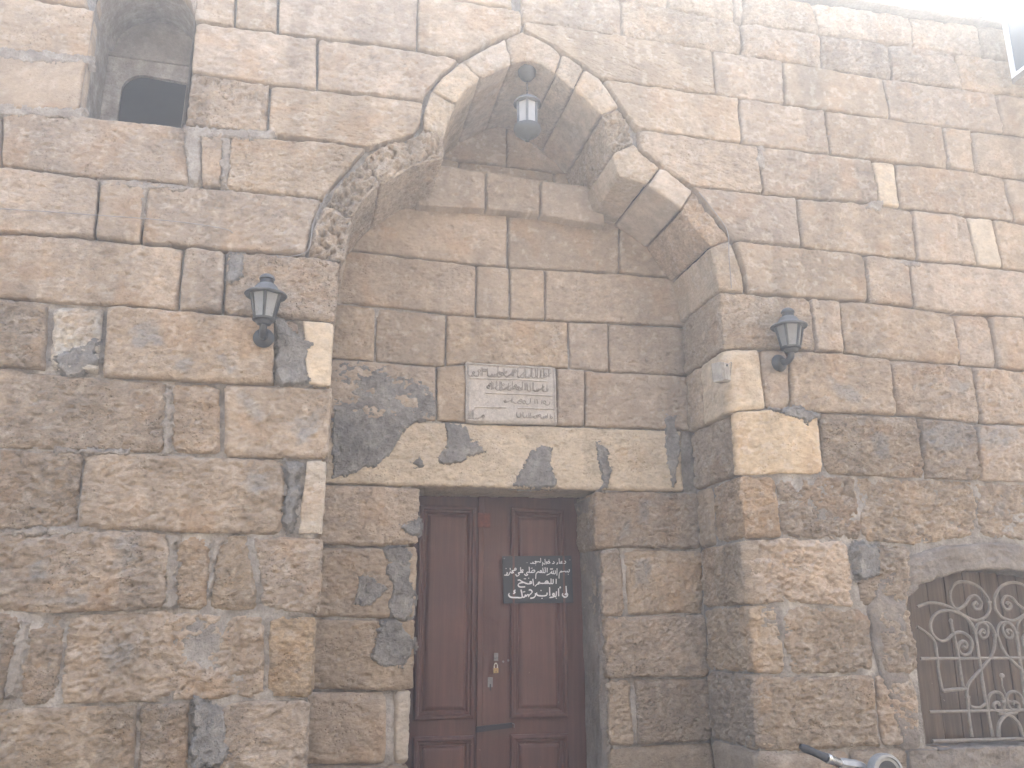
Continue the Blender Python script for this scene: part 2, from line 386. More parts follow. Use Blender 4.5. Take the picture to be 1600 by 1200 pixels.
    Q2 = np.stack([loop[r], k0+r, k0+r2, loop[r2]], -1)
    Vall = np.concatenate([Vf, ring]); Qall = np.concatenate([Q, Q2])
    # make face normals agree with n
    a = Vf[Q[0]]; 
    fn = np.cross(a[1]-a[0], a[2]-a[0])
    if fn @ nf[Q[0, 0]] < 0: Qall = Qall[:, ::-1]
    me = qmesh(name, Vall, Qall)
    tn = stone_tone(G, color, pit, sd_).reshape(-1, 4)
    ca = me.color_attributes.new('tone', 'FLOAT_COLOR', 'POINT'); ca.data.foreach_set('color', np.concatenate([tn, tn[loop]]).ravel())
    ga = me.attributes.new('grain', 'FLOAT', 'POINT'); ga.data.foreach_set('value', np.full(len(Vall), min(1.0, 0.25+rough*75)*(0.62+0.42*((seed_ctr[0]*0.618) % 1.0)), np.float32))
    return link(name, me, mat or M_STONE, parent, True)

BROWN = (0.362, 0.286, 0.206); CREAM = (0.50, 0.408, 0.288); PALE = (0.455, 0.366, 0.264)
def tone(base=BROWN, amt=0.13):
    k = 1+rng.uniform(-amt, amt); w_ = rng.uniform(-0.03, 0.03)
    return (base[0]*k*(1+w_*0.6), base[1]*k, base[2]*k*(1-w_*1.5))

class Line:
    """a bed joint: traced in the photograph, kept as heights along the wall"""
    def __init__(s, pts, Y=0.0):
        s.px = np.array(pts, float); s.Y = Y; w_ = np.array([P(x, y, Y) for x, y in pts]); o = np.argsort(w_[:, 0])
        s.X = w_[o, 0]; s.Z = w_[o, 2]
    def ypx(s, x):
        p = s.px; 
        if x <= p[0, 0]: i = 0
        elif x >= p[-1, 0]: i = len(p)-2
        else: i = int(np.searchsorted(p[:, 0], x))-1; i = max(i, 0)
        t = (x-p[i, 0])/(p[i+1, 0]-p[i, 0]); return p[i, 1]+t*(p[i+1, 1]-p[i, 1])
    def Xof(s, j): return float(j[1]) if isinstance(j, tuple) else float(P(j, s.ypx(j), s.Y)[0])
    def z(s, X): return float(np.interp(X, s.X, s.Z))
    def pt(s, X): return (X, s.Y, s.z(X))
    def seg(s, X0, X1):
        return [s.pt(X0)] + [(x, s.Y, z) for x, z in zip(s.X, s.Z) if X0+0.01 < x < X1-0.01] + [s.pt(X1)]
class Level(Line):
    def __init__(s, z, Y=0.0): s.Y = Y; s.X = np.array([-9., 9.]); s.Z = np.array([z, z]); s.zz = z
    def Xof(s, j):
        if isinstance(j, tuple): return float(j[1])
        lo, hi = -400.0, 1700.0
        for _ in range(40):
            m_ = (lo+hi)/2
            if P(j, m_, s.Y)[2] > s.zz: lo = m_
            else: hi = m_
        return float(P(j, lo, s.Y)[0])

for _p in ([(368,606),(418,640),(412,667),(388,650)], [(462,650),(500,640),(493,674),(472,704),(456,694)], [(284,559),(307,559),(304,586),(270,579)], [(344,559),(371,572),(358,589)],
           [(182,840),(219,844),(221,869),(194,900),(177,885)], [(66,935),(136,927),(140,947),(62,954)], [(1442,664),(1517,660),(1525,690),(1469,709),(1446,690)], [(1525,664),(1592,667),(1589,694),(1525,697)],
           [(1292,589),(1352,615),(1349,641),(1307,622)], [(1483,592),(1517,598),(1510,615),(1483,611)], [(1547,787),(1577,780),(1570,817)], [(1360,670),(1395,680),(1390,720),(1365,715)], [(40,880),(60,870),(75,900),(50,915)],
           [(200,500),(250,495),(260,540),(210,545)], [(380,740),(420,735),(425,770),(385,775)], [(150,1000),(200,990),(230,1030),(170,1050)]):
    _w = np.array([P(x, y) for x, y in _p]); STAINS.append((0.0, _w[:, [0, 2]]))
for _p in ([(987,870),(1018,872),(1014,916),(991,918)], [(995,782),(1014,782),(1014,820),(999,822)], [(968,815),(985,812),(988,835),(972,838)]):
    _w = np.array([P(x, y, DN) for x, y in _p]); STAINS.append((DN, _w[:, [0, 2]]))
facade = thing('mosque_facade', 'weathered brown limestone mosque front with trefoil arched portal and barred window', 'building')
STEP = 0.0076
def style(z):
    """how worn the courses are at a height: rough boulder-like below, finely dressed above"""
    t = min(1, max(0, (3.9-z)/1.5))
    return dict(rough=(0.0042+0.0082*t)*rng.uniform(0.65, 1.2), edge=0.013+0.009*t, er=0.011+0.008*t, jit=0.004+0.007*t)
def wall_stone(top, right, bottom, left, color=None, gap=0.0075, name='stone', **kw):
    z = np.mean([p[2] for p in (top[0], top[-1], bottom[0], bottom[-1])])
    k = style(z); k.update(kw)
    k.setdefault('pit', 0.35+0.4*rng.random()); pr = 0.004 if z > 3.6 else 0.013; k.setdefault('proud', rng.uniform(-pr, pr)); k.setdefault('tilt', rng.uniform(-pr, pr))
    if z < 3.6: k['er'] *= rng.uniform(0.7, 2.2)
    k.setdefault('pits', 0.006 if rng.random() < 0.35 else 0.002)
    step = k.pop('step', STEP)
    return slab(name, coons(top, right, bottom, left, step, gap), facade, color or tone(), **k)
def course(la, lb, joints, over=None, gap=0.0075, **kw):
    """stones between bed joints la (above) and lb (below); joints: (px on la, px on lb) or ('w', X)"""
    js = []
    for j in joints:
        a, b = (j if not (isinstance(j, tuple) and j[0] == 'w') else (j, j)) if isinstance(j, tuple) else (j, j)
        js.append((la.Xof(a), lb.Xof(b)))
    for i in range(len(js)-1):
        o = dict(kw); o.update((over or {}).get(i, {}))
        if o.pop('skip', False): continue
        (a0, b0), (a1, b1) = js[i], js[i+1]
        wall_stone(la.seg(a0, a1), [la.pt(a1), lb.pt(b1)], lb.seg(b0, b1), [la.pt(a0), lb.pt(b0)], gap=o.pop('gap', gap), **o)
def corner_grid(la, lb, x0a, x0b, xc, side_depth, side, step=STEP, gap=0.005, r=0.018):
    """L-shaped block: face on the wall, return along a jamb at X=xc. side 'R': jamb at its left end; 'L': at its right end"""
    if side == 'R':
        top = la.seg(xc+r, x0a); bot = lb.seg(xc+r, x0b)
        Gf = coons(top, [top[-1], bot[-1]], bot, [top[0], bot[0]], step, (gap, gap, gap, 0))
    else:
        top = la.seg(x0a, xc-r); bot = lb.seg(x0b, xc-r)
        Gf = coons(top, [top[-1], bot[-1]], bot, [top[0], bot[0]], step, (gap, 0, gap, gap))
    zt, zb = la.z(xc), lb.z(xc); Y = la.Y
    nv = Gf.shape[0]; H = zt-zb; v = np.linspace(gap/H, 1-gap/H, nv); zc = zt-(zt-zb)*v
    if not in_view((top, bot)): step = max(step, 0.03)
    ns = max(4, int(side_depth/step/(1.8 if side == 'L' else 1.0))); ys = np.r_[0.3*r, np.linspace(r, side_depth-gap, ns)]
    xs = np.r_[0.7*r*0.42, np.zeros(ns)]
    Gs = np.stack([np.broadcast_to((xc + (xs if side == 'R' else -xs))[None], (nv, ns+1)), np.broadcast_to((Y+ys)[None], (nv, ns+1)), np.broadcast_to(zc[:, None], (nv, ns+1))], -1)
    return np.concatenate([Gs[:, ::-1], Gf], 1) if side == 'R' else np.concatenate([Gf, Gs], 1)
def corner_stone(la, lb, ja, jb, xc, sdep, side, color=None, **kw):
    z = (la.z(xc)+lb.z(xc))/2; k = style(z); k.setdefault('pit', 0.5); k.update(kw); gap = k.pop('gap', 0.007); r = k.pop('r', 0.018); step = k.pop('step', STEP)
    G = corner_grid(la, lb, la.Xof(ja), lb.Xof(jb), xc, sdep, side, step, gap, r)
    return slab('stone', G, facade, color or tone(), toward=((XL+XR)/2, -3.0, z), **k)

# --- bed joints, left of the portal
L = {}
L[-2] = Level(ZTOP); L[-1] = Level(5.43)
L[0] = Line([(73,0),(152,13),(305,32),(460,54),(652,77),(721,91)])
L[1] = Line([(0,79),(142,92),(297,113),(422,130),(540,143),(664,157)])
L[2] = Line([(0,170),(128,179),(287,195),(418,206),(540,223),(575,229)])
L[3] = Line([(0,257),(155,278),(230,281),(300,289),(365,295),(506,309)])
L[4] = Line([(0,361),(145,370),(219,378),(287,384),(354,391),(479,398),(532,405)])
L[5] = Line([(0,464),(71,471),(179,476),(277,483),(388,493),(439,494),(530,503)])
L[6] = Line([(0,572),(67,579),(155,589),(270,594),(344,598),(429,601),(523,604)])
L[7] = Line([(0,699),(128,704),(256,707),(351,714),(516,718)])
L[8] = Line([(0,830),(140,826),(264,832),(441,836),(507,838)])
L[9] = Line([(0,956),(54,960),(157,958),(256,952),(330,958),(404,954),(498,961)])
L[10] = Line([(0,1106),(202,1100),(297,1096),(413,1092),(484,1094)])
L[11] = Level(0.80); L[12] = Level(0.40); L[13] = Level(-0.05)
Wd = lambda x: ('w', x)
E0 = Wd(XMIN)
HP = dict(pits=0.03, pit=0.9, rough=0.010, step=0.0085)      # honeycombed stone
PL = dict(color=tone(PALE))
course(L[-2], L[-1], [E0, Wd(-2.3), Wd(-1.55), Wd(-0.95), Wd(-0.2), Wd(0.55), Wd(1.15)])
course(L[-1], L[0], [E0, Wd(-2.2), (Wd(-1.50), 140)])
for a, b in (((303, 303), (371, 366)), ((371, 366), (435, 434)), ((435, 434), (654, 652))):
    course(L[-1], L[0], [a, b])
course(L[0], L[1], [E0, Wd(-2.0), (150, 142)])
course(L[0], L[1], [(304, 297), 496])
course(L[1], L[2], [E0, Wd(-2.35), (139, 127)])
course(L[1], L[2], [(297, 287), (422, 418)], **HP)
course(L[2], L[3], [E0, Wd(-1.95), (1, 1), (291, 296)])
course(L[2], L[3], [(311, 313), (352, 347)], gap=0.012)
course(L[3], L[4], [E0, Wd(-2.2), (156, 147), (229, 219)])
course(L[4], L[5], [E0, Wd(-1.8), (287, 279), (353, 348)])
course(L[5], L[6], [E0, Wd(-2.1), (75, 69), (165, 158), (430, 430), (468, 476)],
       {2: dict(color=(0.50, 0.45, 0.37), rough=0.012, gap=0.02), 4: dict(color=(0.30, 0.27, 0.24), proud=-0.022, gap=0.012)}, freq=1.2)
course(L[6], L[7], [E0, Wd(-2.3), (265, 259), (346, 348)], {2: dict(color=(0.40, 0.31, 0.22), proud=-0.006, gap=0.014)})
course(L[7], L[8], [E0, Wd(-1.9), (130, 119), (449, 442)])
course(L[8], L[9], [E0, Wd(-2.2), (267, 263), (339, 327), (394, 407)], {2: dict(gap=0.014, er=0.05)})
course(L[9], L[10], [E0, Wd(-2.0), (37, 7), (102, 88), (415, 413)], {3: dict(rough=0.017)})
course(L[10], L[11], [E0, Wd(-2.4), (215, 210), (297, 292), (339, 339)], {3: dict(proud=-0.03, color=(0.3, 0.28, 0.25))})
course(L[11], L[12], [E0, Wd(-2.1), Wd(-1.3), Wd(-0.6)]); course(L[12], L[13], [E0, Wd(-1.7), Wd(-0.9), Wd(-0.3)])
# blocks at the left arris of the portal (with their return into the niche)
corner_stone(L[4], L[5], 353, 348, XL, DN, 'L', rough=0.009, pits=0.008, pit=0.8)
corner_stone(L[5], L[6], 470, 478, XL-0.012, DN, 'L', color=CREAM, rough=0.003, pit=0.15, edge=0.006, er=0.01, gap=0.010)
corner_stone(L[6], L[7], 347, 349, XL, DN, 'L', pits=0.006)
corner_stone(L[7], L[8], 479, 462, XL-0.008, DN, 'L', color=(0.45, 0.385, 0.298), rough=0.0036, pit=0.5, gap=0.012, edge=0.006)
corner_stone(L[8], L[9], 394, 407, XL, DN, 'L'); corner_stone(L[9], L[10], 418, 416, XL-0.01, DN, 'L', color=(0.41, 0.305, 0.195), er=0.04, gap=0.012)
corner_stone(L[10], L[11], 340, 339, XL-0.02, DN, 'L'); corner_stone(L[11], L[12], Wd(-0.6), Wd(-0.6), XL-0.02, DN, 'L'); corner_stone(L[12], L[13], Wd(-0.3), Wd(-0.3), XL-0.02, DN, 'L')

# --- blocks cut against the back of the arch, left
def W(pts, Y=0.0): return [tuple(P(x, y, Y)) for x, y in pts]
G8 = (0.0085, 0.015, 0.0085, 0.0085)
wall_stone(W([(496,60),(652,77),(721,91)]), W([(721,91),(690,118),(668,142),(664,157)]), W([(496,139),(540,143),(664,157)]), W([(496,60),(496,139)]), gap=G8)
wall_stone(W([(422,130),(540,143),(664,157)]), W([(664,157),(661,190),(649,209),(600,222),(575,229)]), W([(418,206),(540,223),(575,229)]), W([(422,130),(418,206)]), gap=G8)
wall_stone(W([(360,210),(540,223),(575,229)]), W([(575,229),(540,268),(514,297),(506,309)]), W([(352,294),(365,295),(506,309)]), W([(360,210),(352,294)]), gap=(0.008, 0.011, 0.005, 0.010), rough=0.007)
wall_stone(W([(229,281),(300,289),(365,295),(506,309)]), W([(506,309),(492,345),(479,398)]), W([(219,378),(287,384),(354,391),(479,398)]), W([(229,281),(219,378)]), gap=G8, pits=0.006)
wall_stone([L[-1].pt(L[-1].Xof(654)), L[-1].pt(1.21)], [L[-1].pt(1.21)]+W([(816,45)]), W([(652,77),(721,91),(764,67),(816,45)]), [L[-1].pt(L[-1].Xof(654))]+W([(652,77)]), gap=(0.005, 0.005, 0.012, 0.005))

# --- bed joints, right of the portal
R = {}
R[-2] = Line([(1000,-38),(1263,0),(1381,17),(1525,37),(1567,44)])
R[-1] = Line([(860,-22),(975,-4),(1160,33),(1310,54),(1430,72),(1600,98)])
R[0] = Line([(818,30),(900,42),(1044,66),(1160,83),(1285,105),(1390,122),(1508,138),(1600,150)])
R[1] = Line([(941,122),(1119,147),(1287,171),(1392,186),(1504,201),(1600,212)])
R[2] = Line([(996,199),(1119,219),(1184,227),(1298,241),(1403,254),(1482,262),(1569,276),(1600,280)])
R[3] = Line([(1081,289),(1193,302),(1246,308),(1342,315),(1410,324),(1547,341),(1600,348)])
R[4] = Line([(1147,374),(1259,385),(1353,396),(1442,407),(1521,413),(1600,422)])
R[5] = Line([(1124,454),(1169,457),(1266,465),(1360,471),(1431,480),(1495,488),(1600,495)])
R[6] = Line([(1124,545),(1210,544),(1277,548),(1326,551),(1390,560),(1521,570),(1600,578)])
R[7] = Line([(1132,645),(1199,638),(1240,641),(1307,645),(1431,649),(1521,660),(1600,664)])
R[8] = Line([(1154,742),(1289,741),(1345,744),(1521,750),(1600,754)])
R[9] = Line([(1166,842),(1225,839),(1324,844),(1434,852),(1540,838),(1600,845)])
R[10] = Line([(1170,945),(1236,943),(1346,950),(1600,955)])
R[11] = Line([(1178,1053),(1236,1057),(1364,1053),(1600,1058)])
R[12] = Line([(1181,1174),(1258,1176),(1353,1169),(1600,1165)])
R[13] = Level(0.45); R[14] = Level(-0.05)
E1 = Wd(XMAX)
ER = dict(er=0.035, rough=0.008)
course(R[-2], R[-1], [Wd(1.15), Wd(1.7), Wd(2.25), Wd(2.75), (1165, 1162), (1270, 1284), (1425, 1432), (1530, 1540), Wd(5.7), E1], **ER)
course(R[-1], R[0], [Wd(1.21), (972, 974), (1160, 1162), (1283, 1288), (1391, 1398), (1494, 1507), Wd(5.2), Wd(5.9), E1], **ER)
course(R[0], R[1], [(1114, 1119), (1224, 1228), (1381, 1392), (1558, 1571), Wd(5.7), E1])
course(R[1], R[2], [(1154, 1160), (1289, 1298), (1473, 1484), (1517, 1526), Wd(5.6), E1])
course(R[2], R[3], [(1187, 1193), (1364, 1375), (1399, 1410), (1569, 1587), Wd(5.8), E1], {1: dict(color=CREAM, rough=0.003, pit=0.1)})
course(R[3], R[4], [(1246, 1254), (1427, 1436), (1510, 1530), (1552, 1569), Wd(5.1), Wd(5.9), E1], {2: dict(color=(0.5, 0.42, 0.31), rough=0.003, pit=0.1)})
course(R[4], R[5], [(1353, 1360), (1421, 1430), (1618, 1625), Wd(5.5), E1])
course(R[5], R[6], [(1266, 1277), (1313, 1324), (1493, 1506), (1549, 1562), (1598, 1612), Wd(5.6), E1])
course(R[6], R[7], [(1189, 1200), (1233, 1237), (1392, 1405), (1525, 1536), (1635, 1640), Wd(5.7), E1])
course(R[7], R[8], [(1281, 1289), (1437, 1450), (1528, 1535), (1660, 1665), Wd(5.9), E1], {1: dict(rough=0.017)})
course(R[8], R[9], [(1214, 1225), (1341, 1352), (1527, 1536), (1680, 1690), Wd(5.8), E1], rough=0.017)
course(R[9], R[10], [(1168, 1172), (1330, 1340)], color=(0.43, 0.34, 0.25), rough=0.017, pits=0.008)
course(R[9], R[10], [(1340, 1350), (1428, 1428)], rough=0.014)
course(R[10], R[11], [(1224, 1234), (1366, 1372)]); course(R[10], R[11], [(1374, 1378), (1428, 1440)])
course(R[11], R[12], [(1178, 1186), (1370, 1380), (1432, 1445)])
for a, b in ((9, 10), (10, 11), (11, 12)):
    course(R[a], R[b], [Wd(4.82), Wd(5.3), Wd(6.0), E1])
course(R[12], R[13], [(1186, Wd(2.53)), Wd(3.1), Wd(3.7), Wd(4.4), Wd(5.1), Wd(5.8), E1])
course(R[13], R[14], [Wd(2.53), Wd(3.3), Wd(4.0), Wd(4.7), Wd(5.4), Wd(6.1), E1])
# blocks cut against the arch, right
GL = (0.0085, 0.0085, 0.0085, 0.015)
wall_stone(W([(818,30),(900,42),(1044,66),(1114,77)]), W([(1114,77),(1119,147)]), W([(941,122),(1119,147)]), W([(818,30),(817,45),(858,67),(902,94),(941,122)]), gap=GL)
wall_stone(W([(941,122),(1119,147),(1154,152)]), W([(1154,152),(1160,223)]), W([(996,199),(1119,219),(1160,223)]), W([(941,122),(970,165),(996,199)]), gap=GL)
wall_stone(W([(996,199),(1119,219),(1187,227)]), W([(1187,227),(1193,302)]), W([(1081,289),(1193,302)]), W([(996,199),(1000,232),(1040,262),(1081,289)]), gap=GL)
wall_stone(W([(1081,289),(1193,302),(1246,308)]), W([(1246,308),(1254,384)]), W([(1147,374),(1254,384)]), W([(1081,289),(1119,341),(1147,374)]), gap=GL)
wall_stone(W([(1147,374),(1259,385),(1353,396)]), W([(1353,396),(1360,471)]), W([(1169,457),(1266,465),(1360,471)]), W([(1147,374),(1162,420),(1169,457)]), gap=GL)
# right arris of the portal
corner_stone(R[5], R[6], 1266, 1277, XR-0.03, DN, 'R', rough=0.009, pits=0.004)
corner_stone(R[6], R[7], 1187, 1198, XR-0.02, 0.37, 'R', color=CREAM, rough=0.004, pit=0.4, pore=0.003, r=0.05, edge=0.008)
corner_stone(R[7], R[8], 1280, 1288, XR, 0.05, 'R', color=(0.475, 0.372, 0.245), rough=0.005, pit=0.8, pore=0.004, r=0.03, edge=0.008)
corner_stone(R[8], R[9], 1214, 1225, XR+0.02, 0.39, 'R', color=(0.41, 0.30, 0.195))
corner_stone(R[10], R[11], 1221, 1232, XR+0.02, DN, 'R')
def side_stone(za, zb, y0, y1, x=XR, **kw):
    k = style((za+zb)/2); k.update(kw); c = k.pop('color', None) or tone()
    G = coons([(x, y1, za), (x, y0, za)], [(x, y0, za), (x, y0, zb)], [(x, y1, zb), (x, y0, zb)], [(x, y1, za), (x, y1, zb)], STEP, 0.006)
    return slab('stone', G, facade, c, toward=(0, 0.3, (za+zb)/2), **k)
zr = lambda k: R[k].z(XR)
side_stone(zr(6), zr(7), 0.38, DN, XR-0.02); side_stone(zr(7), zr(8), 0.06, DN, XR, rough=0.012)
side_stone(zr(8), zr(9), 0.40, DN, XR+0.01); side_stone(zr(9), zr(10), 0.01, DN, XR+0.01, rough=0.01)
side_stone(zr(11), zr(12), 0.01, DN, XR+0.015, color=(0.31, 0.25, 0.19)); side_stone(zr(12), 0.45, 0.01, DN, XR+0.015); side_stone(0.45, -0.05, 0.01, DN, XR+0.015)

# --- the trefoil arch: voussoirs with face and soffit in one block
def voussoir(intr, extr, depth, pits=0.003, rough=0.006, color=None, pit=0.5, gap=0.0042, step=0.0105, bow=0.0, **kw):
    I = np.array(W(intr)); X = np.array(W(extr))
    L_ = np.linalg.norm(np.diff(I, axis=0), axis=1) + np.linalg.norm(np.diff(X, axis=0), axis=1)
    d = np.r_[0, np.cumsum(L_)]; tot = d[-1]; nu = max(6, int(tot/2/step)); g = 2*gap/tot
    t = np.linspace(g, 1-g, nu+1)*tot
    Ii = np.stack([np.interp(t, d, I[:, k]) for k in range(3)], -1); Xi = np.stack([np.interp(t, d, X[:, k]) for k in range(3)], -1)
    wdt = np.linalg.norm(Ii-Xi, axis=1).mean(); nf = max(4, int(wdt/step)); r = 0.014
    f = np.linspace(0.016/wdt, 1-r/wdt, nf+1)
    front = Xi[None] + (Ii-Xi)[None]*f[:, None, None]
    ny = max(5, int(depth/step/1.3)); ys = np.r_[0.3*r, np.linspace(r, depth, ny)]
    sof = np.repeat(Ii[None], len(ys), 0).copy(); sof[:, :, 1] += ys[:, None]
    dirn = (Ii-Xi)/np.linalg.norm(Ii-Xi, axis=1, keepdims=True); sof[0] -= dirn*r*0.3
    G = np.concatenate([front, sof], 0); am = np.ones(G.shape[:2]); am[nf+2:] = 0.28
    return slab('voussoir', G, facade, color or tone(PALE, 0.08), rough=rough, pits=pits, pit=pit, edge=0.014, er=0.014, jit=0.004, depth=0.05, toward=(1.3, -2.0, 3.0), amp=am, **kw)
VH = dict(pits=0.046, rough=0.013, pit=0.9, step=0.0072)
D1, D2 = DN+0.02, DT+0.02
voussoir([(538,408),(545,365),(552,338)], [(477,396),(486,355),(505,315)], D1, **VH)
voussoir([(552,338),(572,309),(595,288)], [(505,315),(535,275),(568,243)], D1, **VH)
voussoir([(595,288),(645,258),(688,249),(694,246),(695,214)], [(568,243),(595,222),(635,212),(652,207),(660,196)], D1, **VH)
voussoir([(695,214),(700,192),(712,160)], [(660,196),(660,170),(672,137)], D2, pits=0.008, rough=0.009)
voussoir([(712,160),(727,141),(752,121)], [(672,137),(690,115),(721,92)], D2, pits=0.008)
voussoir([(752,121),(791,103),(800,99)], [(721,92),(764,67),(790,56)], D2)
voussoir([(800,99),(822,93),(848,101),(868,115)], [(790,56),(816,45),(858,67),(880,80)], D2)
voussoir([(868,115),(897,138)], [(880,80),(915,103)], D2, pits=0.016, rough=0.010)
voussoir([(897,138),(920,156),(940,178)], [(915,103),(941,122),(970,165)], D2, pits=0.005)
voussoir([(940,178),(946,203),(957,238)], [(970,165),(988,190),(996,220)], D2, **VH)
voussoir([(957,238),(965,268),(970,274),(987,279),(1012,288)], [(996,220),(1000,230),(1006,238),(1016,246),(1035,258)], D1, pits=0.007, step=0.009)
voussoir([(1012,288),(1045,310),(1066,326)], [(1035,258),(1065,280),(1085,295)], D1, pits=0.003, rough=0.004)
voussoir([(1066,326),(1088,359),(1110,385)], [(1085,295),(1119,341),(1145,372)], D1, pits=0.016, rough=0.012, color=(0.46, 0.34, 0.225))
voussoir([(1110,385),(1120,415),(1124,454)], [(1145,372),(1162,420),(1169,456)], D1, pits=0.006, rough=0.009)

# --- niche: back of the upper lobe, ledge course, back wall
UB = [Level(5.35, DT), Level(4.75, DT), Level(4.32, DT), Level(4.0, DT)]
SM = dict(rough=0.0035, edge=0.008, er=0.010, jit=0.003)
course(UB[0], UB[1], [Wd(0.5), Wd(1.3), Wd(2.05)], **SM); course(UB[1], UB[2], [Wd(0.5), Wd(0.95), Wd(1.65), Wd(2.05)], **SM); course(UB[2], UB[3], [Wd(0.5), Wd(1.3), Wd(2.05)], **SM)
U1, U2 = Line([(690,256),(760,266),(845,280),(915,288)], DU), Line([(670,322),(760,327),(845,336),(930,351)], DU)
course(U1, U2, [Wd(0.62), (759, 760), (845, 845), Wd(1.93)], depth=0.30, **SM)
B = [Level(4.5, DN), Line([(562,392),(740,413),(794,417),(969,426),(1011,430)], DN), Line([(535,473),(698,490),(771,496),(853,500),(1040,508)], DN),
     Line([(527,560),(682,572),(728,568),(868,574),(938,580),(1046,585)], DN), Line([(531,655),(682,658),(729,661),(870,665),(1050,672)], DN),
     Line([(515,756),(659,760),(918,765),(1054,768)], DN)]
bl, br = Wd(XL-0.06), Wd(XR+0.06)
SB = dict(rough=0.0045, edge=0.010, er=0.011, jit=0.004)
course(B[0], B[1], [bl, (793, 794), (969, 969), br], **SB)
course(B[1], B[2], [bl, (745, 744), (797, 797), (852, 853), br], **SB)
course(B[2], B[3], [bl, (588, 586), (698, 697), (888, 890), (951, 953), br], pits=0.005, **SB)
course(B[3], B[4], [bl, (682, 682), (729, 729)], pits=0.006, **SB)
course(B[3], B[4], [(870, 870), (914, 914), br], pits=0.006, **SB)
# cream lintel with its soffit over the door
xd0, xd1 = P(652, 850, DN)[0], P(944, 960, DN)[0]
xdA = P(917, 768, DN)[0]
def lintel():
    top = B[4].seg(XL-0.02, XR-0.06); bot = B[5].seg(XL-0.02, XR-0.06); r = 0.02
    Gf = coons(top, [top[-1], bot[-1]], bot, [top[0], bot[0]], STEP, (0.006, 0.006, r, 0.006))
    ys = np.r_[0.3*r, np.linspace(r, 0.42, 24)]
    last = Gf[-1]; zb = np.array([B[5].z(x) for x in last[:, 0]])
    S = np.stack([np.broadcast_to(last[None, :, 0], (25, len(last))), np.broadcast_to((DN+ys)[:, None], (25, len(last))), np.broadcast_to(zb[None]+np.r_[0.3*r, np.zeros(24)][:, None], (25, len(last)))], -1)
    o = slab('lintel', np.concatenate([Gf, S], 0), facade, (0.47, 0.388, 0.278), rough=0.004, pit=0.8, pore=0.004, edge=0.012, er=0.016, jit=0.006, toward=(1.2, -3, 1.0))
    o['label'] = 'cream plastered lintel over the door'
lintel()
# jamb blocks beside the door, returning into the doorway
JL = [B[5], Line([(522,853),(599,855),(652,851)], DN), Line([(503,966),(595,968),(649,966)], DN), Line([(495,1079),(595,1081),(649,1077)], DN), Line([(490,1196),(600,1196)], DN), Level(0.42, DN), Level(-0.05, DN)]
for k in range(6):
    if k == 3:
        course(JL[3], JL[4], [bl, (606, 604)], rough=0.006)
        corner_stone(JL[3], JL[4], 615, 613, xd0-0.012, 0.40, 'L', color=(0.46, 0.40, 0.32), rough=0.0034, pit=0.3)
    else: corner_stone(JL[k], JL[k+1], Wd(XL-0.05), Wd(XL-0.05), xd0 + (0.012 if k == 0 else 0), 0.40, 'L', rough=0.006, jit=0.009)
JR = [B[5], Line([(938,859),(976,856),(1076,859)], DN), Line([(945,964),(1079,959)], DN), Line([(953,1062),(1049,1060),(1098,1060)], DN), Line([(943,1169),(1110,1160)], DN), Level(0.42, DN), Level(-0.05, DN)]
xcs = [xd1-0.05, xd1-0.01, xd1, xd1+0.01, xd1+0.005, xd1, xd1]
jj = [None, (976, 984), None, (992, 997), None, None]
for k in range(6):
    if jj[k] is None: corner_stone(JR[k], JR[k+1], br, br, xcs[k], 0.40, 'R', rough=0.009, pits=0.004)
    else:
        corner_stone(JR[k], JR[k+1], jj[k][0]-4, jj[k][1]-3, xcs[k], 0.40, 'R', rough=0.009)
        course(JR[k], JR[k+1], [jj[k], br], rough=0.009, pits=0.004)

# --- joint mortar behind the blocks (kept behind the faces, flush here and there low down)
def mortar_sheet(x0, x1, z0, z1, Y, holes, recess, step=0.016):
    xs = np.arange(x0, x1+step, step); zs = np.arange(z0, z1+step, step); X, Z = np.meshgrid(xs, zs)
    p = np.stack([X, np.full(X.shape, Y), Z], -1)
    y = Y + recess(X, Z, p) + 0.006*fbm(p, 22, 3, 901)
    keep = np.ones((len(zs)-1, len(xs)-1), bool); cx = X[:-1, :-1]+step/2; cz = Z[:-1, :-1]+step/2
    for h in holes: keep &= ~in_poly(cx, cz, h)
    idx = np.arange(X.size).reshape(X.shape)
    Q = np.stack([idx[:-1, :-1], idx[:-1, 1:], idx[1:, 1:], idx[1:, :-1]], -1)[keep]
    V = np.stack([X, y, Z], -1).reshape(-1, 3); used = np.unique(Q); mp = np.zeros(len(V), np.int64); mp[used] = np.arange(len(used))
    o = link('joint_mortar', qmesh('joint_mortar', V[used], mp[Q]), M_MORT, facade); o['label'] = 'pale grey lime mortar in the joints'; return o
mid = [((538+477)/2, 402), (529, 327), (582, 266), (650, 225), (678, 203), (685, 150), (736, 107), (794, 79), (818, 68), (872, 97), (906, 120), (955, 172), (976, 228), (1022, 270), (1075, 310), (1127, 378), (1146, 455)]
hole_niche = [(XL-0.05, -1)] + [(XL-0.05, 3.58)] + [(P(x, y)[0], P(x, y)[2]) for x, y in mid] + [(XR+0.06, 3.58), (XR+0.06, -1)]
xw0, xw1 = P(138, 100)[0]-0.02, P(295, 110)[0]+0.03
hole_win = [(xw0, L[2].z(-1.1)-0.01), (xw0, 5.2), (xw0+0.15, 5.36), (xw1-0.12, 5.36), (xw1, 5.2), (xw1, L[2].z(-0.9)-0.01)]
XWC = 4.235
hole_bar = [(XWC-0.62, 0.86), (XWC-0.64, 1.75), (XWC-0.3, 2.02), (XWC+0.3, 2.02), (XWC+0.64, 1.75), (XWC+0.62, 0.86)]
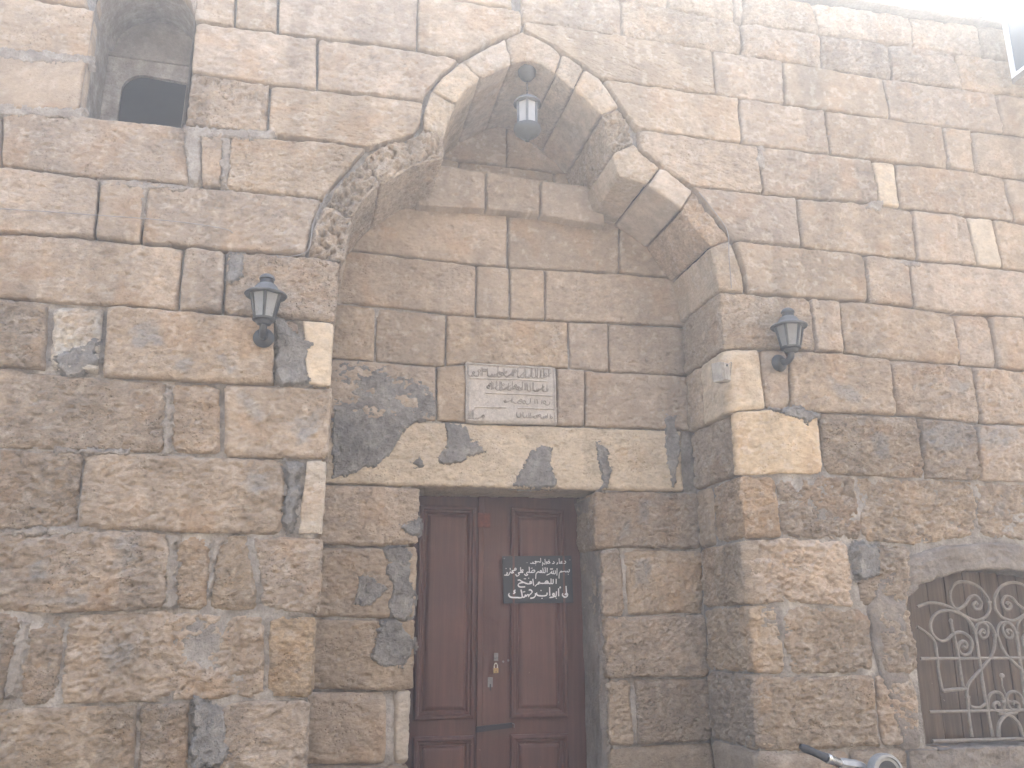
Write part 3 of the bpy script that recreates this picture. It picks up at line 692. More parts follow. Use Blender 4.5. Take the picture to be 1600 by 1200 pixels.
def rec_front(X, Z, p):
    low = np.clip((3.6-Z)/1.2, 0, 1); n = fbm(p, 2.3, 3, 55)
    return 0.076 - low*(0.036 + 0.017*sstep(-0.1, 0.35, n))
mortar_sheet(XMIN, XMAX, -0.05, ZTOP-0.03, 0.0, [hole_niche, hole_win, hole_bar], rec_front)
mortar_sheet(XL-0.05, XR+0.05, -0.05, 4.45, DN, [[(xd0-0.05, -1), (xd0-0.05, B[5].z(1.2)+0.03), (xd1+0.04, B[5].z(1.2)+0.03), (xd1+0.04, -1)]], lambda X, Z, p: 0.050-0.024*sstep(-0.1, 0.4, fbm(p, 3, 3, 77)))
MB().box((XL-0.09, 0.04, -0.05), (XL-0.035, DN+0.35, 3.6)).build('joint_mortar', M_MORT, facade)
MB().box((XR+0.045, 0.04, -0.05), (XR+0.10, DN+0.35, 3.6)).build('joint_mortar', M_MORT, facade)
MB().box((xd0-0.10, DN+0.03, -0.05), (xd0-0.045, DD+0.1, 2.4)).build('joint_mortar', M_MORT, facade)
MB().box((xd1+0.04, DN+0.03, -0.05), (xd1+0.10, DD+0.1, 2.4)).build('joint_mortar', M_MORT, facade)
# body of the building and its flat roof
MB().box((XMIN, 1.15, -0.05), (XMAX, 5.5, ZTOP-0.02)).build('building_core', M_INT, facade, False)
def coping():
    V = MB(); x = XMIN
    while x < XMAX:
        x2 = min(XMAX, x+rng.uniform(0.5, 1.1)); z = ZTOP+0.022+rng.uniform(-0.006, 0.006)
        V = MB().box((x+0.003, -0.045+rng.uniform(-0.01, 0.01), z), (x2-0.003, 1.3, z+0.05), 0.008); V.build('coping_slab', M_CEMB, facade); x = x2
coping()

# --- cement patches and pointing smeared over the blocks
def patch(poly, Y=0.0, thick=0.014, mat=M_CEM, step=0.007, name='cement_patch', ragged=0.034, soft=0.011):
    seed_ctr[0] += 1; sd_ = seed_ctr[0]*13
    w_ = np.array([P(x, y, Y) for x, y in poly]); pl = w_[:, [0, 2]]
    x0, z0 = pl.min(0)-0.04; x1, z1 = pl.max(0)+0.04
    xs = np.arange(x0, x1, step); zs = np.arange(z0, z1, step); X, Z = np.meshgrid(xs, zs)
    dist = np.full(X.shape, 9.0)
    for i in range(len(pl)):
        a, b = pl[i-1], pl[i]; ab = b-a; t = np.clip(((X-a[0])*ab[0]+(Z-a[1])*ab[1])/(ab@ab+1e-12), 0, 1)
        dist = np.minimum(dist, np.hypot(X-a[0]-t*ab[0], Z-a[1]-t*ab[1]))
    s = np.where(in_poly(X, Z, pl), dist, -dist)
    p = np.stack([X, np.full(X.shape, Y), Z], -1)
    s = s + ragged*fbm(p, 13, 5, sd_, 0.85)
    h = -0.03 + (0.03+thick)*sstep(-soft, soft*0.6, s) + 1.0*thick*fbm(p, 11, 3, sd_+4) + 0.9*thick*fbm(p, 30, 3, sd_+8)
    keep = (s[:-1, :-1] > -soft*1.4) | (s[1:, 1:] > -soft*1.4) | (s[:-1, 1:] > -soft*1.4) | (s[1:, :-1] > -soft*1.4)
    idx = np.arange(X.size).reshape(X.shape)
    Q = np.stack([idx[:-1, :-1], idx[:-1, 1:], idx[1:, 1:], idx[1:, :-1]], -1)[keep]
    if not len(Q): return
    V = np.stack([X, Y-h, Z], -1).reshape(-1, 3); used = np.unique(Q); mp = np.zeros(len(V), np.int64); mp[used] = np.arange(len(used))
    return link(name, qmesh(name, V[used], mp[Q]), mat, facade)
for pl in ([(520,562),(600,575),(612,592),(650,585),(680,612),(682,650),(640,668),(612,700),(588,728),(545,742),(520,745)],
           [(697,661),(730,665),(740,690),(758,705),(720,722),(690,725),(682,715),(697,700)], [(640,722),(655,716),(668,726),(655,738)],
           [(833,705),(845,695),(862,700),(860,720),(870,757),(850,763),(800,760),(812,735)], [(922,682),(938,688),(952,705),(955,740),(950,762),(938,765),(941,735),(932,703)],
           [(559,901),(576,899),(595,909),(606,920),(595,932),(576,949),(553,945)], [(599,859),(633,855),(645,866),(641,893),(649,939),(641,966),(610,966),(603,947),(614,920),(606,893),(610,878)],
           [(595,974),(622,968),(633,989),(649,1001),(645,1024),(633,1045),(595,1041),(582,1027)], [(626,820),(656,813),(654,836),(633,836)],
           [(1036,640),(1056,650),(1062,700),(1052,760),(1040,700)]):
    patch(pl, DN, 0.010, ragged=0.042)
for pl in ([(432,497),(472,529),(489,539),(479,566),(486,596),(439,600),(429,559)], [(80,559),(148,530),(155,566),(101,589)], [(300,1084),(350,1112),(359,1183),(300,1210)],
           [(448,722),(470,728),(462,800),(450,834),(444,800)], [(1338,850),(1375,850),(1376,900),(1342,905)], [(355,392),(382,398),(380,432),(358,440)], [(1210,640),(1250,634),(1280,650),(1262,658),(1225,650)]):
    patch(pl, 0.0, 0.007, ragged=0.045)
for pl in ([(286,194),(425,205),(420,216),(366,215),(352,216),(312,214),(312,285),(300,292),(290,240)], [(346,215),(362,214),(355,294),(345,292)], [(-60,68),(142,86),(141,100),(-60,88)], [(-60,160),(128,170),(128,186),(-60,174)],
           [(155,281),(296,289),(300,298),(228,296),(224,340),(219,345),(220,296),(160,290)], [(258,600),(270,600),(264,708),(254,708)], [(330,850),(345,842),(336,900),(324,930)], [(262,840),(274,842),(272,950),(258,950)],
           [(1360,312),(1380,312),(1378,330),(1350,326)], [(1395,405),(1440,410),(1440,418),(1405,414)], [(1184,228),(1194,230),(1195,262),(1185,262)],
           [(0,825),(140,822),(142,836),(0,838)], [(90,700),(200,703),(200,712),(90,708)], [(30,970),(45,975),(20,1090),(8,1088)]):
    patch(pl, 0.0, 0.001, M_MORTL, ragged=0.036, name='pointing_patch')
# rough render on the right return of the doorway
def reveal_render():
    z0, z1 = -0.02, 2.37; nz, ny = 150, 30
    zz, yy = np.meshgrid(np.linspace(z1, z0, nz), np.linspace(DN+0.03, DD+0.03, ny), indexing='ij')
    p = np.stack([np.zeros(zz.shape), yy, zz], -1)
    x = xd1 - 0.012 - 0.05*np.clip((zz-2.0)/0.4, 0, 1)**1.5 - 0.018*fbm(p*np.array([1, 1, 0.5]), 9, 4, 313) + 0.10*np.clip((DN+0.09-yy)/0.09, 0, 1)**2
    G = np.stack([x, yy, zz], -1); idx = np.arange(nz*ny).reshape(nz, ny)
    Q = np.stack([idx[:-1, :-1], idx[1:, :-1], idx[1:, 1:], idx[:-1, 1:]], -1).reshape(-1, 4)
    link('cement_render', qmesh('cement_render', G.reshape(-1, 3), Q), M_CEMB, facade)['label'] = 'rough grey cement on the right door reveal'
reveal_render()

# ------------------------------------------------------------------ upper window recess
def upper_window():
    x0a, x0b = P(150, 16)[0], P(128, 178)[0]; x0 = (x0a+x0b)/2-0.005; x1 = (P(303, 34)[0]+P(286, 193)[0])/2
    zs, zsp, zt = L[2].z(-1.1)+0.0, 4.97, 5.27; D = 0.40; xc = (x0+x1)/2
    # arch block over the opening (above the course joint)
    n = 14; arc = [(xc-(x1-x0)/2*math.cos(math.pi*k/n), zsp+(zt-zsp)*math.sin(math.pi*k/n)) for k in range(n+1)]
    # returns: left, right and vault as one plastered lining
    prof = [(x0, zs-0.02)] + arc + [(x1, zs-0.02)]
    V = []; Fc = []
    for i, (x, z) in enumerate(prof):
        for j in range(9):
            y = -0.002 + (D+0.06)*j/8; k = 0.006*math.sin(7*z+5*y+i)
            V.append((x+(k if x < xc else -k), y, z))
    for i in range(len(prof)-1):
        for j in range(8): Fc.append((i*9+j, (i+1)*9+j, (i+1)*9+j+1, i*9+j+1))
    raw('window_lining', V, Fc, M_MORTL, facade)
    # stones over the opening, cut to its round head
    la = [(x, 0.0, z) for x, z in arc if x <= xc+1e-6]; ra = [(x, 0.0, z) for x, z in arc if x >= xc-1e-6]
    xo = L[0].Xof(140); tz = 5.43
    wall_stone([(x0-0.01, 0, tz), (xc, 0, tz)], [(xc, 0, tz), la[-1]], la, [(x0-0.01, 0, tz), la[0]], gap=0.004)
    wall_stone([(xc, 0, tz), (x1+0.01, 0, tz)], [(x1+0.01, 0, tz), ra[-1]], ra, [(xc, 0, tz), ra[0]], gap=0.004)
    # infill at the back: arched dark hole below, plaster tympanum above, a ledge between
    Y = D; hx0, hx1 = P(183, 185, Y)[0], P(300, 190, Y)[0]; hz1 = P(240, 119, Y)[2]; hz0 = zs-0.45
    zl = P(220, 92, Y)[2]
    m = 12; hole = [(hx0, hz0)] + [(hx0+0.13*(1-math.cos(math.pi/2*k/m)), hz1-0.13+0.13*math.sin(math.pi/2*k/m)) for k in range(m+1)] + [(hx1+0.02, hz1-0.02), (hx1+0.06, hz0)]
    Vv = []; Ff = []
    top = zl+0.01
    for (x, z) in hole: Vv += [(x, Y, z), (x, Y, top), (x, Y+0.03, z)]
    for i in range(len(hole)-1):
        Ff += [(3*i, 3*i+3, 3*i+4, 3*i+1), (3*i, 3*i+2, 3*i+5, 3*i+3)]
    k = len(Vv); Vv += [(x0-0.05, Y, hz0), (x0-0.05, Y, top)]; Ff.append((k, 0, 1, k+1))
    e = 3*(len(hole)-1); k = len(Vv); Vv += [(x1+0.08, Y, hz0), (x1+0.08, Y, top)]; Ff.append((e, k, k+1, e+1))
    raw('window_infill', Vv, Ff, M_MORTL, facade, False)
    MB().box((x0-0.05, Y-0.014, zl-0.010), (x1+0.05, Y+0.05, zl+0.018), 0.006).build('window_ledge', M_CEMB, facade)
    MB().box((x0-0.05, Y+0.05, zl+0.02), (x1+0.05, Y+0.10, 5.5)).build('window_tympanum', M_CEMB, facade)
    cx, cz = P(235, 62, Y)[0], P(235, 62, Y)[2]
    Vp = []; nn = 24
    for kk in range(nn):
        a = 2*math.pi*kk/nn; Vp.append((xc+0.02+0.2*math.cos(a)*(1+0.08*math.sin(3*a)), Y+0.035, cz+(0.12 if math.sin(a) > 0 else 0.16)*math.sin(a)))
    Vp.append((xc+0.02, Y-0.0, cz))
    raw('plaster_patch', Vp, [(i, (i+1) % nn, nn) for i in range(nn)], M_CEMB, facade)
    # dark panel standing in for the unlit room behind
    MB().box((x0-0.3, Y+0.55, hz0-0.3), (x1+0.4, Y+0.6, zl+0.3)).build('dark_room_panel', M_INT, facade, False)
upper_window()

# ------------------------------------------------------------------ arched barred window
def barred_window():
    half_i = [(1440,1168),(1428,1070),(1418,1000),(1413,965),(1420,938),(1447,910),(1487,896),(1545,889)]
    half_o = [(1404,1182),(1388,1080),(1368,1010),(1360,950),(1372,908),(1408,874),(1460,856),(1536,848)]
    I = [P(x, y) for x, y in half_i]; O = [P(x, y) for x, y in half_o]
    I = [np.array([x, 0, z]) for x, _, z in I]; O = [np.array([x, 0, z]) for x, _, z in O]
    mir = lambda pts: [np.array([2*XWC-p[0], p[1], p[2]]) for p in pts[::-1]]
    I = I + mir(I); O = O + mir(O)
    d = np.r_[0, np.cumsum([np.linalg.norm(I[k+1]-I[k])+np.linalg.norm(O[k+1]-O[k]) for k in range(len(I)-1)])]
    t = np.linspace(0, d[-1], 190); Ii = np.stack([np.interp(t, d, [p[k] for p in I]) for k in range(3)], -1); Oi = np.stack([np.interp(t, d, [p[k] for p in O]) for k in range(3)], -1)
    rows = [Oi + (Ii-Oi)*f for f in np.linspace(0, 0.95, 16)]
    for y in np.linspace(0.01, 0.24, 12): q = Ii.copy(); q[:, 1] = y; rows.append(q)
    G = np.stack(rows, 0)
    o = slab('window_surround', G, facade, (0.29, 0.245, 0.205), rough=0.011, pit=0.1, edge=0.02, er=0.03, jit=0.012, depth=0.05, proud=0.001, mat=M_CEMB, toward=(XWC, -3, 1.3))
    o['label'] = 'brown cement surround of the barred window'
    xi0 = I[1][0]; zs = P(1500, 1166, 0.05)[2]
    G = coons([(xi0-0.1, -0.03, zs), (2*XWC-xi0+0.1, -0.03, zs)], [(2*XWC-xi0+0.1, -0.03, zs), (2*XWC-xi0+0.1, -0.03, zs-0.16)], [(xi0-0.1, -0.03, zs-0.16), (2*XWC-xi0+0.1, -0.03, zs-0.16)], [(xi0-0.1, -0.03, zs), (xi0-0.1, -0.03, zs-0.16)], STEP, 0.0)
    Gt = np.stack([G[0]+np.array([0, y, 0]) for y in np.linspace(0.30, 0.012, 18)], 0)
    slab('window_sill', np.concatenate([Gt, G], 0), facade, (0.25, 0.22, 0.19), rough=0.008, edge=0.01, er=0.02, mat=M_CEMB, toward=(XWC, -3, 3))
    # shutter boards behind the bars
    x = XWC-0.62; k = 0
    while x < XWC+0.62:
        wdt = 0.118+0.02*rng.random(); dy = rng.uniform(-0.006, 0.006)
        MB().box((x+0.002, 0.20+dy, zs-0.05), (x+wdt-0.002, 0.23+dy, 2.0), 0.003).build('shutter_board', M_SHUT, facade); x += wdt
    MB().box((XWC-0.64, 0.17, zs-0.02), (XWC-0.52, 0.199, 1.8), 0.004).build('shutter_frame', M_SHUT, facade)
    MB().box((XWC+0.52, 0.17, zs-0.02), (XWC+0.64, 0.199, 1.8), 0.004).build('shutter_frame', M_SHUT, facade)
    # iron grille: traced scrolls, left half, and its mirror image
    Yg = 0.09; z_ = lambda a, b: P(1380+a/3.527, 860+b/3.527, Yg)
    base = MB(); rails = [((205,596),(535,588)), ((255,890),(580,882)), ((272,1052),(640,1030))]
    pr = [z_(*a) for a, b in rails]; grille = None
    cur = [
     ([(520,298),(508,285),(495,300),(508,322),(532,322),(541,288),(512,252),(478,258),(455,295),(425,318),(398,322),(371,272),(375,212),(410,176),(470,176),(530,205),(573,258),(583,285)], .0062),
     ([(583,285),(586,330),(560,370),(505,385),(440,356),(390,325),(320,296),(260,288),(215,300),(188,312)], .0062),
     ([(437,528),(452,538),(460,520),(445,500),(420,512),(415,548),(440,575),(474,566),(490,520),(473,476),(430,450),(386,462),(348,494),(310,496),(271,460),(260,402),(290,350),(350,331),(420,347),(480,396),(508,452)], .0062),
     ([(552,460),(560,448),(546,436),(530,455),(541,480),(566,480),(578,452),(572,418),(545,398),(518,412),(508,455)], .0055),
     ([(545,395),(575,398),(598,420),(612,450),(617,472)], .0055),
     ([(508,455),(528,590),(558,790),(604,1025)], .0065),
     ([(186,420),(240,456),(280,500),(296,580),(302,650),(318,735),(326,775)], .006),
     ([(372,388),(384,440),(402,520),(416,600),(440,745),(456,765)], .006),
     ([(617,472),(606,560),(552,640),(482,718),(460,768),(464,810)], .0065),
     ([(464,810),(470,900),(490,1028)], .0065),
     ([(326,775),(380,768),(456,762)], .0075),
     ([(468,815),(482,858),(530,866),(572,836)], .0055),
     ([(640,855),(630,836),(608,850),(620,884),(654,882),(668,842),(650,792),(612,780),(582,808),(580,880)], .006),
     ([(634,1028),(640,955),(678,908),(735,894)], .007),
    ]
    first = None
    for pts, r in cur:
        w3 = [z_(*p) for p in pts]; c = catmull(w3, 5)
        for s in (0, 1):
            q = [np.array([2*XWC-p[0], p[1], p[2]]) for p in c] if s else c
            if first is None: first = MB().tube(q, r*1.6, 7).build('window_grille', M_IRON, facade)
            else: MB().tube(q, r*1.6, 7).build('scroll_bar', M_IRON, first)
    first['label'] = 'wrought iron scroll grille over the arched window'
    for (a, b) in rails:
        p, q = z_(*a), z_(*b); q = np.array([2*XWC-p[0], p[1], p[2]])
        MB().tube([p, q], 0.0105 if a[1] > 1000 else 0.009, 7).build('rail_bar', M_IRON, first)
    for (a, b) in ((372, 388), (652, 690)):
        p = z_(a, b)
        for s in (0, 1):
            c = (p[0] if not s else 2*XWC-p[0], p[1], p[2]); MB().lathe([(0.002, -0.014), (0.011, -0.008), (0.013, 0), (0.009, 0.010), (0.002, 0.014)], 10, c).build('finial', M_IRON, first)
    MB().tube([z_(652, 690), z_(656, 745), z_(690, 832)], 0.005, 6).build('scroll_bar', M_IRON, first)
    for (a, b) in ((583, 285), (617, 470), (508, 455), (464, 808), (400, 322), (690, 832)):
        p = z_(a, b); MB().box((p[0]-0.014, p[1]-0.011, p[2]-0.007), (p[0]+0.014, p[1]+0.011, p[2]+0.007), 0.002).build('collar', M_IRON, first)
        if a not in (583, 617): x = 2*XWC-p[0]; MB().box((x-0.014, p[1]-0.011, p[2]-0.007), (x+0.014, p[1]+0.011, p[2]+0.007), 0.002).build('collar', M_IRON, first)
barred_window()

# ------------------------------------------------------------------ door
def frame_rings(x0, x1, z0, z1, y, prof):
    """nested rectangles (inset, height towards the street): a moulded panel with mitred corners"""
    m = MB(); V = []
    for (i, h) in prof:
        h *= 1.35; V += [(x0+i, y-h, z0+i), (x1-i, y-h, z0+i), (x1-i, y-h, z1-i), (x0+i, y-h, z1-i)]
    Fc = []
    for k in range(len(prof)-1):
        for j in range(4): Fc.append((k*4+j, k*4+(j+1) % 4, (k+1)*4+(j+1) % 4, (k+1)*4+j))
    k = (len(prof)-1)*4; Fc.append((k, k+1, k+2, k+3)); return m.add(V, Fc)
PANEL = [(0.0, 0.001), (0.0, 0.020), (0.010, 0.026), (0.022, 0.026), (0.030, 0.012), (0.040, 0.012), (0.050, 0.002), (0.058, 0.002), (0.064, 0.010), (0.078, 0.014)]
def door():
    Y = DD; zt = 2.46; xm = P(746, 1000, Y)[0]
    xl = xd0-0.10; xr = P(916, 1050, Y)[0]+0.06
    zpt, zpb = P(760, 793, Y)[2], P(700, 1124, Y)[2]; zlt = P(700, 1150, Y)[2]
    for s, (a, b, pa, pb) in enumerate(((xl, xm, P(652, 1000, Y)[0]-0.012, P(741, 1000, Y)[0]), (xm, xr, P(797, 1000, Y)[0], P(884, 1000, Y)[0]))):
        leaf = MB().box((a+0.002, Y, 0.02), (b-0.002, Y+0.045, zt), 0.003).build('door_leaf', M_DOOR, facade)
        leaf['label'] = 'brown panelled door leaf'
        frame_rings(pa, pb, zpb, zpt, Y, PANEL).build('panel', M_DOOR, leaf, False)
        frame_rings(pa, pb, 0.25, zlt, Y, PANEL).build('panel', M_DOOR, leaf, False)
        if s == 1:
            MB().box((xm-0.006, Y-0.016, 0.03), (xm+0.035, Y-0.0005, zt-0.02), 0.005).build('meeting_strip', M_DOOR, leaf)
            c = P(766, 1066, Y-0.02); MB().box((c[0]-0.016, Y-0.022, c[2]-0.03), (c[0]+0.016, Y-0.0165, c[2]+0.03), 0.002).build('keyhole_plate', M_STEEL, leaf)
            MB().box((c[0]-0.004, Y-0.0235, c[2]-0.05), (c[0]+0.004, Y-0.0225, c[2]-0.01)).build('keyhole', M_DARKM, leaf)
            p, q = P(744, 1140, Y-0.03), P(800, 1133, Y-0.03)
            MB().add([(p[0],Y-0.036,p[2]-.017),(q[0],Y-0.036,q[2]-.015),(q[0],Y-0.036,q[2]+.015),(p[0],Y-0.036,p[2]+.017),(p[0],Y-0.017,p[2]-.017),(q[0],Y-0.017,q[2]-.015),(q[0],Y-0.017,q[2]+.015),(p[0],Y-0.017,p[2]+.017)],
                     [(0,1,2,3),(1,5,6,2),(4,0,3,7),(3,2,6,7),(0,4,5,1)]).build('bolt_plate', M_DARKM, leaf, False)
            MB().tube([(q[0]-0.004, Y-0.03, q[2]+0.012), (q[0]+0.012, Y-0.04, q[2]+0.006), (q[0]+0.012, Y-0.03, q[2]-0.014)], 0.004, 6).build('bolt_ring', M_STEEL, leaf)
            c = P(757, 812, Y-0.02); MB().box((c[0]-0.045, Y-0.021, c[2]-0.05), (c[0]+0.04, Y-0.0165, c[2]+0.045), 0.003).build('rusty_lock_plate', M_RUST, leaf)
            c = P(775, 1028, Y-0.02)
            MB().box((c[0]-0.014, Y-0.022, c[2]-0.018), (c[0]+0.014, Y-0.0165, c[2]+0.03), 0.002).build('hasp_plate', M_STEEL, leaf)
            MB().tube([(c[0]-0.008, Y-0.02, c[2]), (c[0]-0.008, Y-0.036, c[2]), (c[0]+0.008, Y-0.036, c[2]), (c[0]+0.008, Y-0.02, c[2])], 0.003, 6).build('staple', M_STEEL, leaf)
            for (px, py) in ((786,1034),(794,1032),(799,1030)):
                c2 = P(px, py, Y); MB().lathe([(0.006, -0.004), (0.008, 0.0)], 7, (c2[0], Y-0.003, c2[2]), 'y').build('old_screw', M_STEEL, leaf)
    MB().box((xl-0.05, Y+0.05, 0.0), (xr+0.1, Y+0.07, 2.5)).build('door_backing', M_INT, facade, False)
    # padlock hanging in the staple
    c = P(775, 1047, Y-0.04); t = thing('padlock', 'small brass padlock hanging on the brown door', 'padlock', (c[0], Y-0.034, c[2]-0.018))
    MB().box((-0.016, -0.008, 0), (0.016, 0.008, 0.030), 0.003).build('lock_body', M_BRASS, t)
    MB().tube(catmull([(-0.010, 0, 0.028), (-0.010, 0, 0.046), (-0.006, 0, 0.056), (0, 0, 0.059), (0.006, 0, 0.056), (0.010, 0, 0.046), (0.010, 0, 0.028)], 3), 0.0032, 7).build('shackle', M_CHROME, t)
    MB().box((-0.0025, -0.0095, 0.004), (0.0025, -0.0082, 0.013)).build('keyway', M_DARKM, t)
door()

# ------------------------------------------------------------------ black prayer sign on the door
def ribbon(m, pts, w_, y, per=4):
    c = catmull(pts, per) if len(pts) > 2 else [np.array(p, float) for p in pts]
    V = []; n = len(c)
    nib = np.array([math.cos(rad(58)), 0, math.sin(rad(58))])
    for i, p in enumerate(c):
        t = c[min(i+1, n-1)]-c[max(i-1, 0)]; t = t/(np.linalg.norm(t)+1e-9); nn = np.array([-t[2], 0, t[0]])
        k = w_*(0.34 + 0.22*abs(nn @ nib)); V += [(p[0]+nn[0]*k, y, p[2]+nn[2]*k), (p[0]-nn[0]*k, y, p[2]-nn[2]*k)]
    m.add(V, [(2*i, 2*i+1, 2*i+3, 2*i+2) for i in range(n-1)])
def dot(m, p, r, y):
    m.add([(p[0]-r, y, p[2]), (p[0], y, p[2]-r), (p[0]+r, y, p[2]), (p[0], y, p[2]+r)], [(0, 1, 2, 3)])
S1 = [[(1195,280),(1216,302),(1206,322),(1180,325)], [(1158,290),(1138,294),(1132,308),(1160,320),(1100,322)], [(1103,240),(1108,318)], [(1085,312),(1070,318),(1077,328),(1060,340)],
      [(1008,290),(1026,312),(1010,326),(986,325)], [(950,284),(922,288),(955,314),(930,322),(905,318)], [(905,318),(892,302),(908,300),(900,325),(880,338)], [(868,250),(872,315),(858,338),(842,322)],
      [(830,300),(825,368)], [(795,235),(798,298),(778,302),(764,290),(750,302),(736,290),(722,302)], [(735,296),(700,290),(722,316),(690,326),(655,322)], [(660,298),(676,318),(650,326),(622,320)]]
D1_ = [(935,262), (715,350), (570,312)]
S2 = [[(1272,420),(1276,455),(1255,470),(1240,452),(1220,468),(1200,455),(1150,464),(1120,468)], [(1120,468),(1138,452),(1150,466),(1110,482),(1102,575)], [(1070,405),(1068,525)],
      [(1040,440),(1042,490),(1012,492),(1008,442)], [(1008,492),(985,490),(980,450)], [(985,490),(966,476),(950,494),(895,520)], [(1002,420),(985,412),(972,420),(955,412)],
      [(905,395),(905,475)], [(870,390),(872,472),(840,474)], [(832,395),(838,472),(806,472)], [(820,472),(800,440),(785,462),(812,474),(770,474)], [(770,474),(752,458),(745,478),(722,490),(714,580)],
      [(640,472),(660,442),(690,436),(700,456),(670,474),(612,474)], [(605,380),(610,474)], [(610,474),(572,470),(562,496),(584,512),(552,526),(524,500)],
      [(512,440),(488,430),(480,450),(505,472),(465,474)], [(462,385),(465,474)], [(465,474),(424,482),(442,508),(402,536),(380,502)],
      [(385,432),(366,430),(366,406),(386,408),(385,432),(340,440)], [(372,440),(318,446),(345,478),(300,482)], [(310,482),(292,466),(276,486),(265,516),(190,520)], [(232,472),(244,490),(222,506)], [(288,400),(292,436)]]
D2_ = [(1258,505), (655,400), (220,410), (640,404)]
S3 = [[(1055,580),(1055,665)], [(1005,585),(1003,656),(968,656)], [(970,575),(966,656),(930,656)], [(930,656),(912,620),(882,622),(862,656),(900,642),(930,656),(790,656)], [(790,656),(772,634),(754,650),(772,664),(740,670),(700,706)], [(665,580),(680,692)],
      [(602,664),(644,656),(640,630),(618,628),(622,656)], [(602,664),(575,664),(560,648)], [(415,605),(445,600),(475,620),(560,662)], [(540,640),(450,652),(420,688),(458,716),(540,714)]]
D3_ = [(524,580), (546,580), (598,570)]
S4 = [[(1220,700),(1228,815),(1246,835),(1238,872),(1198,886),(1160,852),(1166,820)], [(1228,815),(1205,838),(1240,850)], [(1095,740),(1098,872)], [(1130,712),(1118,722),(1130,735)], [(1060,790),(1052,872),(1020,868)],
      [(1020,868),(998,846),(1002,826),(1024,832),(1012,880),(945,892)], [(945,720),(950,862)], [(905,810),(898,850),(850,864),(760,860),(728,832),(736,808)], [(710,820),(708,862),(682,892),(624,906)],
      [(598,772),(626,764),(656,800),(612,850),(590,884)], [(600,852),(574,846),(556,872),(540,850),(530,884),(492,886)], [(470,760),(486,884),(400,892),(300,886),(264,850),(276,818)], [(376,765),(350,788),(372,808),(340,828)]]
D4_ = [(803,775), (820,905), (506,800), (530,795), (1058,905)]
def door_sign():
    Y = DD-0.034; c = [P(x, y, Y) for x, y in ((785,869),(893,868),(896,942),(787,943))]
    o = ((c[0][0]+c[2][0])/2, Y, c[2][2]); t = thing('door_sign', 'black rectangular sign with white Arabic prayer lettering on the door', 'sign', o)
    V = [(p[0]-o[0], 0.0, p[2]-o[2]) for p in c] + [(p[0]-o[0], 0.006, p[2]-o[2]) for p in c]
    raw('board', V, [(0,3,2,1),(4,5,6,7),(0,1,5,4),(1,2,6,5),(2,3,7,6),(3,0,4,7)], M_BLACK, t, False)
    kk = P(900, 900, Y)[0]-P(899, 900, Y)[0]
    for strokes, dots, wd in ((S1, D1_, 12), (S2, D2_, 15), (S3, D3_, 18), (S4, D4_, 21)):
        m = MB(); q = lambda a: P(770+a[0]/10.667, 850+a[1]/10.667, Y)-np.array(o)
        for s in strokes: ribbon(m, [q(p) for p in s], kk*wd/10.667, -0.0012)
        for d_ in dots: dot(m, q(d_), kk*wd*0.55/10.667, -0.0012)
        m.build('lettering', M_WHITE, t, False)
    for dx, dz in ((0.012, 0.015), (-0.012, 0.015)):
        MB().lathe([(0.004, -0.004), (0.004, 0.001)], 8, (dx+(V[0][0] if dx > 0 else V[1][0]), 0, V[0][2]-dz), 'y').build('screw', M_STEEL, t)
door_sign()

# ------------------------------------------------------------------ carved marble inscription
def plaque():
    Y = DN-0.012; cs = [P(x, y, Y) for x, y in ((728,566),(868,574),(871,663),(730,660))]
    t = thing('inscription_slab', 'pale grey marble slab carved with Arabic inscription set above the door', 'plaque', ((cs[0][0]+cs[1][0])/2, Y, cs[2][2]))
    o = np.array(t.location); 
    top = [tuple(cs[0]-o), tuple(cs[1]-o)]; bot = [tuple(cs[3]-o), tuple(cs[2]-o)]
    G = coons(top, [top[1], bot[1]], bot, [top[0], bot[0]], 0.005, 0.0)
    slab('slab', G, t, (0.5, 0.47, 0.43), rough=0.0012, edge=0.006, er=0.008, jit=0.002, depth=0.05, mat=M_MARBLE, toward=(0, -5, 0))
    zz = lambda a, b: P(710+a/8.889, 550+b/8.889, Y)-o; yy = -0.0045
    rr = random.Random(3)
    rails = [[(170,150),(400,175),(900,205),(1370,235)], [(200,365),(600,378),(900,385),(1300,415)], [(430,570),(800,585),(1130,600),(1360,612)], [(270,765),(720,775)], [(880,780),(1380,795)], [(165,150),(165,940)], [(1390,240),(1400,960)], [(190,945),(380,955)]]
    def relief(name, strokes, w0):
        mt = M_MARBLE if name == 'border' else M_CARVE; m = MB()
        for s in strokes:
            c = catmull([zz(*p) for p in s], 4) if len(s) > 2 else [zz(*p) for p in s]
            c = [np.array([p[0], yy, p[2]]) for p in c]; m.tube(c, w0, 5)
        m.build(name, mt, t)
    relief('border', rails, 0.0045)
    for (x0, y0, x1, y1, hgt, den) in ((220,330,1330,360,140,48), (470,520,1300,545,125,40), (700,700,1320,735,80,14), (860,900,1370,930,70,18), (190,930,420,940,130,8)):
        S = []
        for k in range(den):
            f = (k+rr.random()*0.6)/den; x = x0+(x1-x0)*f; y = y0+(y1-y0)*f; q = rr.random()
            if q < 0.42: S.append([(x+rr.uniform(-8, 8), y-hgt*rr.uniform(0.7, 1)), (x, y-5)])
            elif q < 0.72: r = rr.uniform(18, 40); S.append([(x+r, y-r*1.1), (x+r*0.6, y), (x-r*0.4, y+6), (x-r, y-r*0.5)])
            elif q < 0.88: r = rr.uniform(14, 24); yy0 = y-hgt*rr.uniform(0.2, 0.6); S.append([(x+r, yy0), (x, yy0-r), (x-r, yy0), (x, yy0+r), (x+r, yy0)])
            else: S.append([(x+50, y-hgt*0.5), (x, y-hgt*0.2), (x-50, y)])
        relief('carved_line', S, 0.0029)
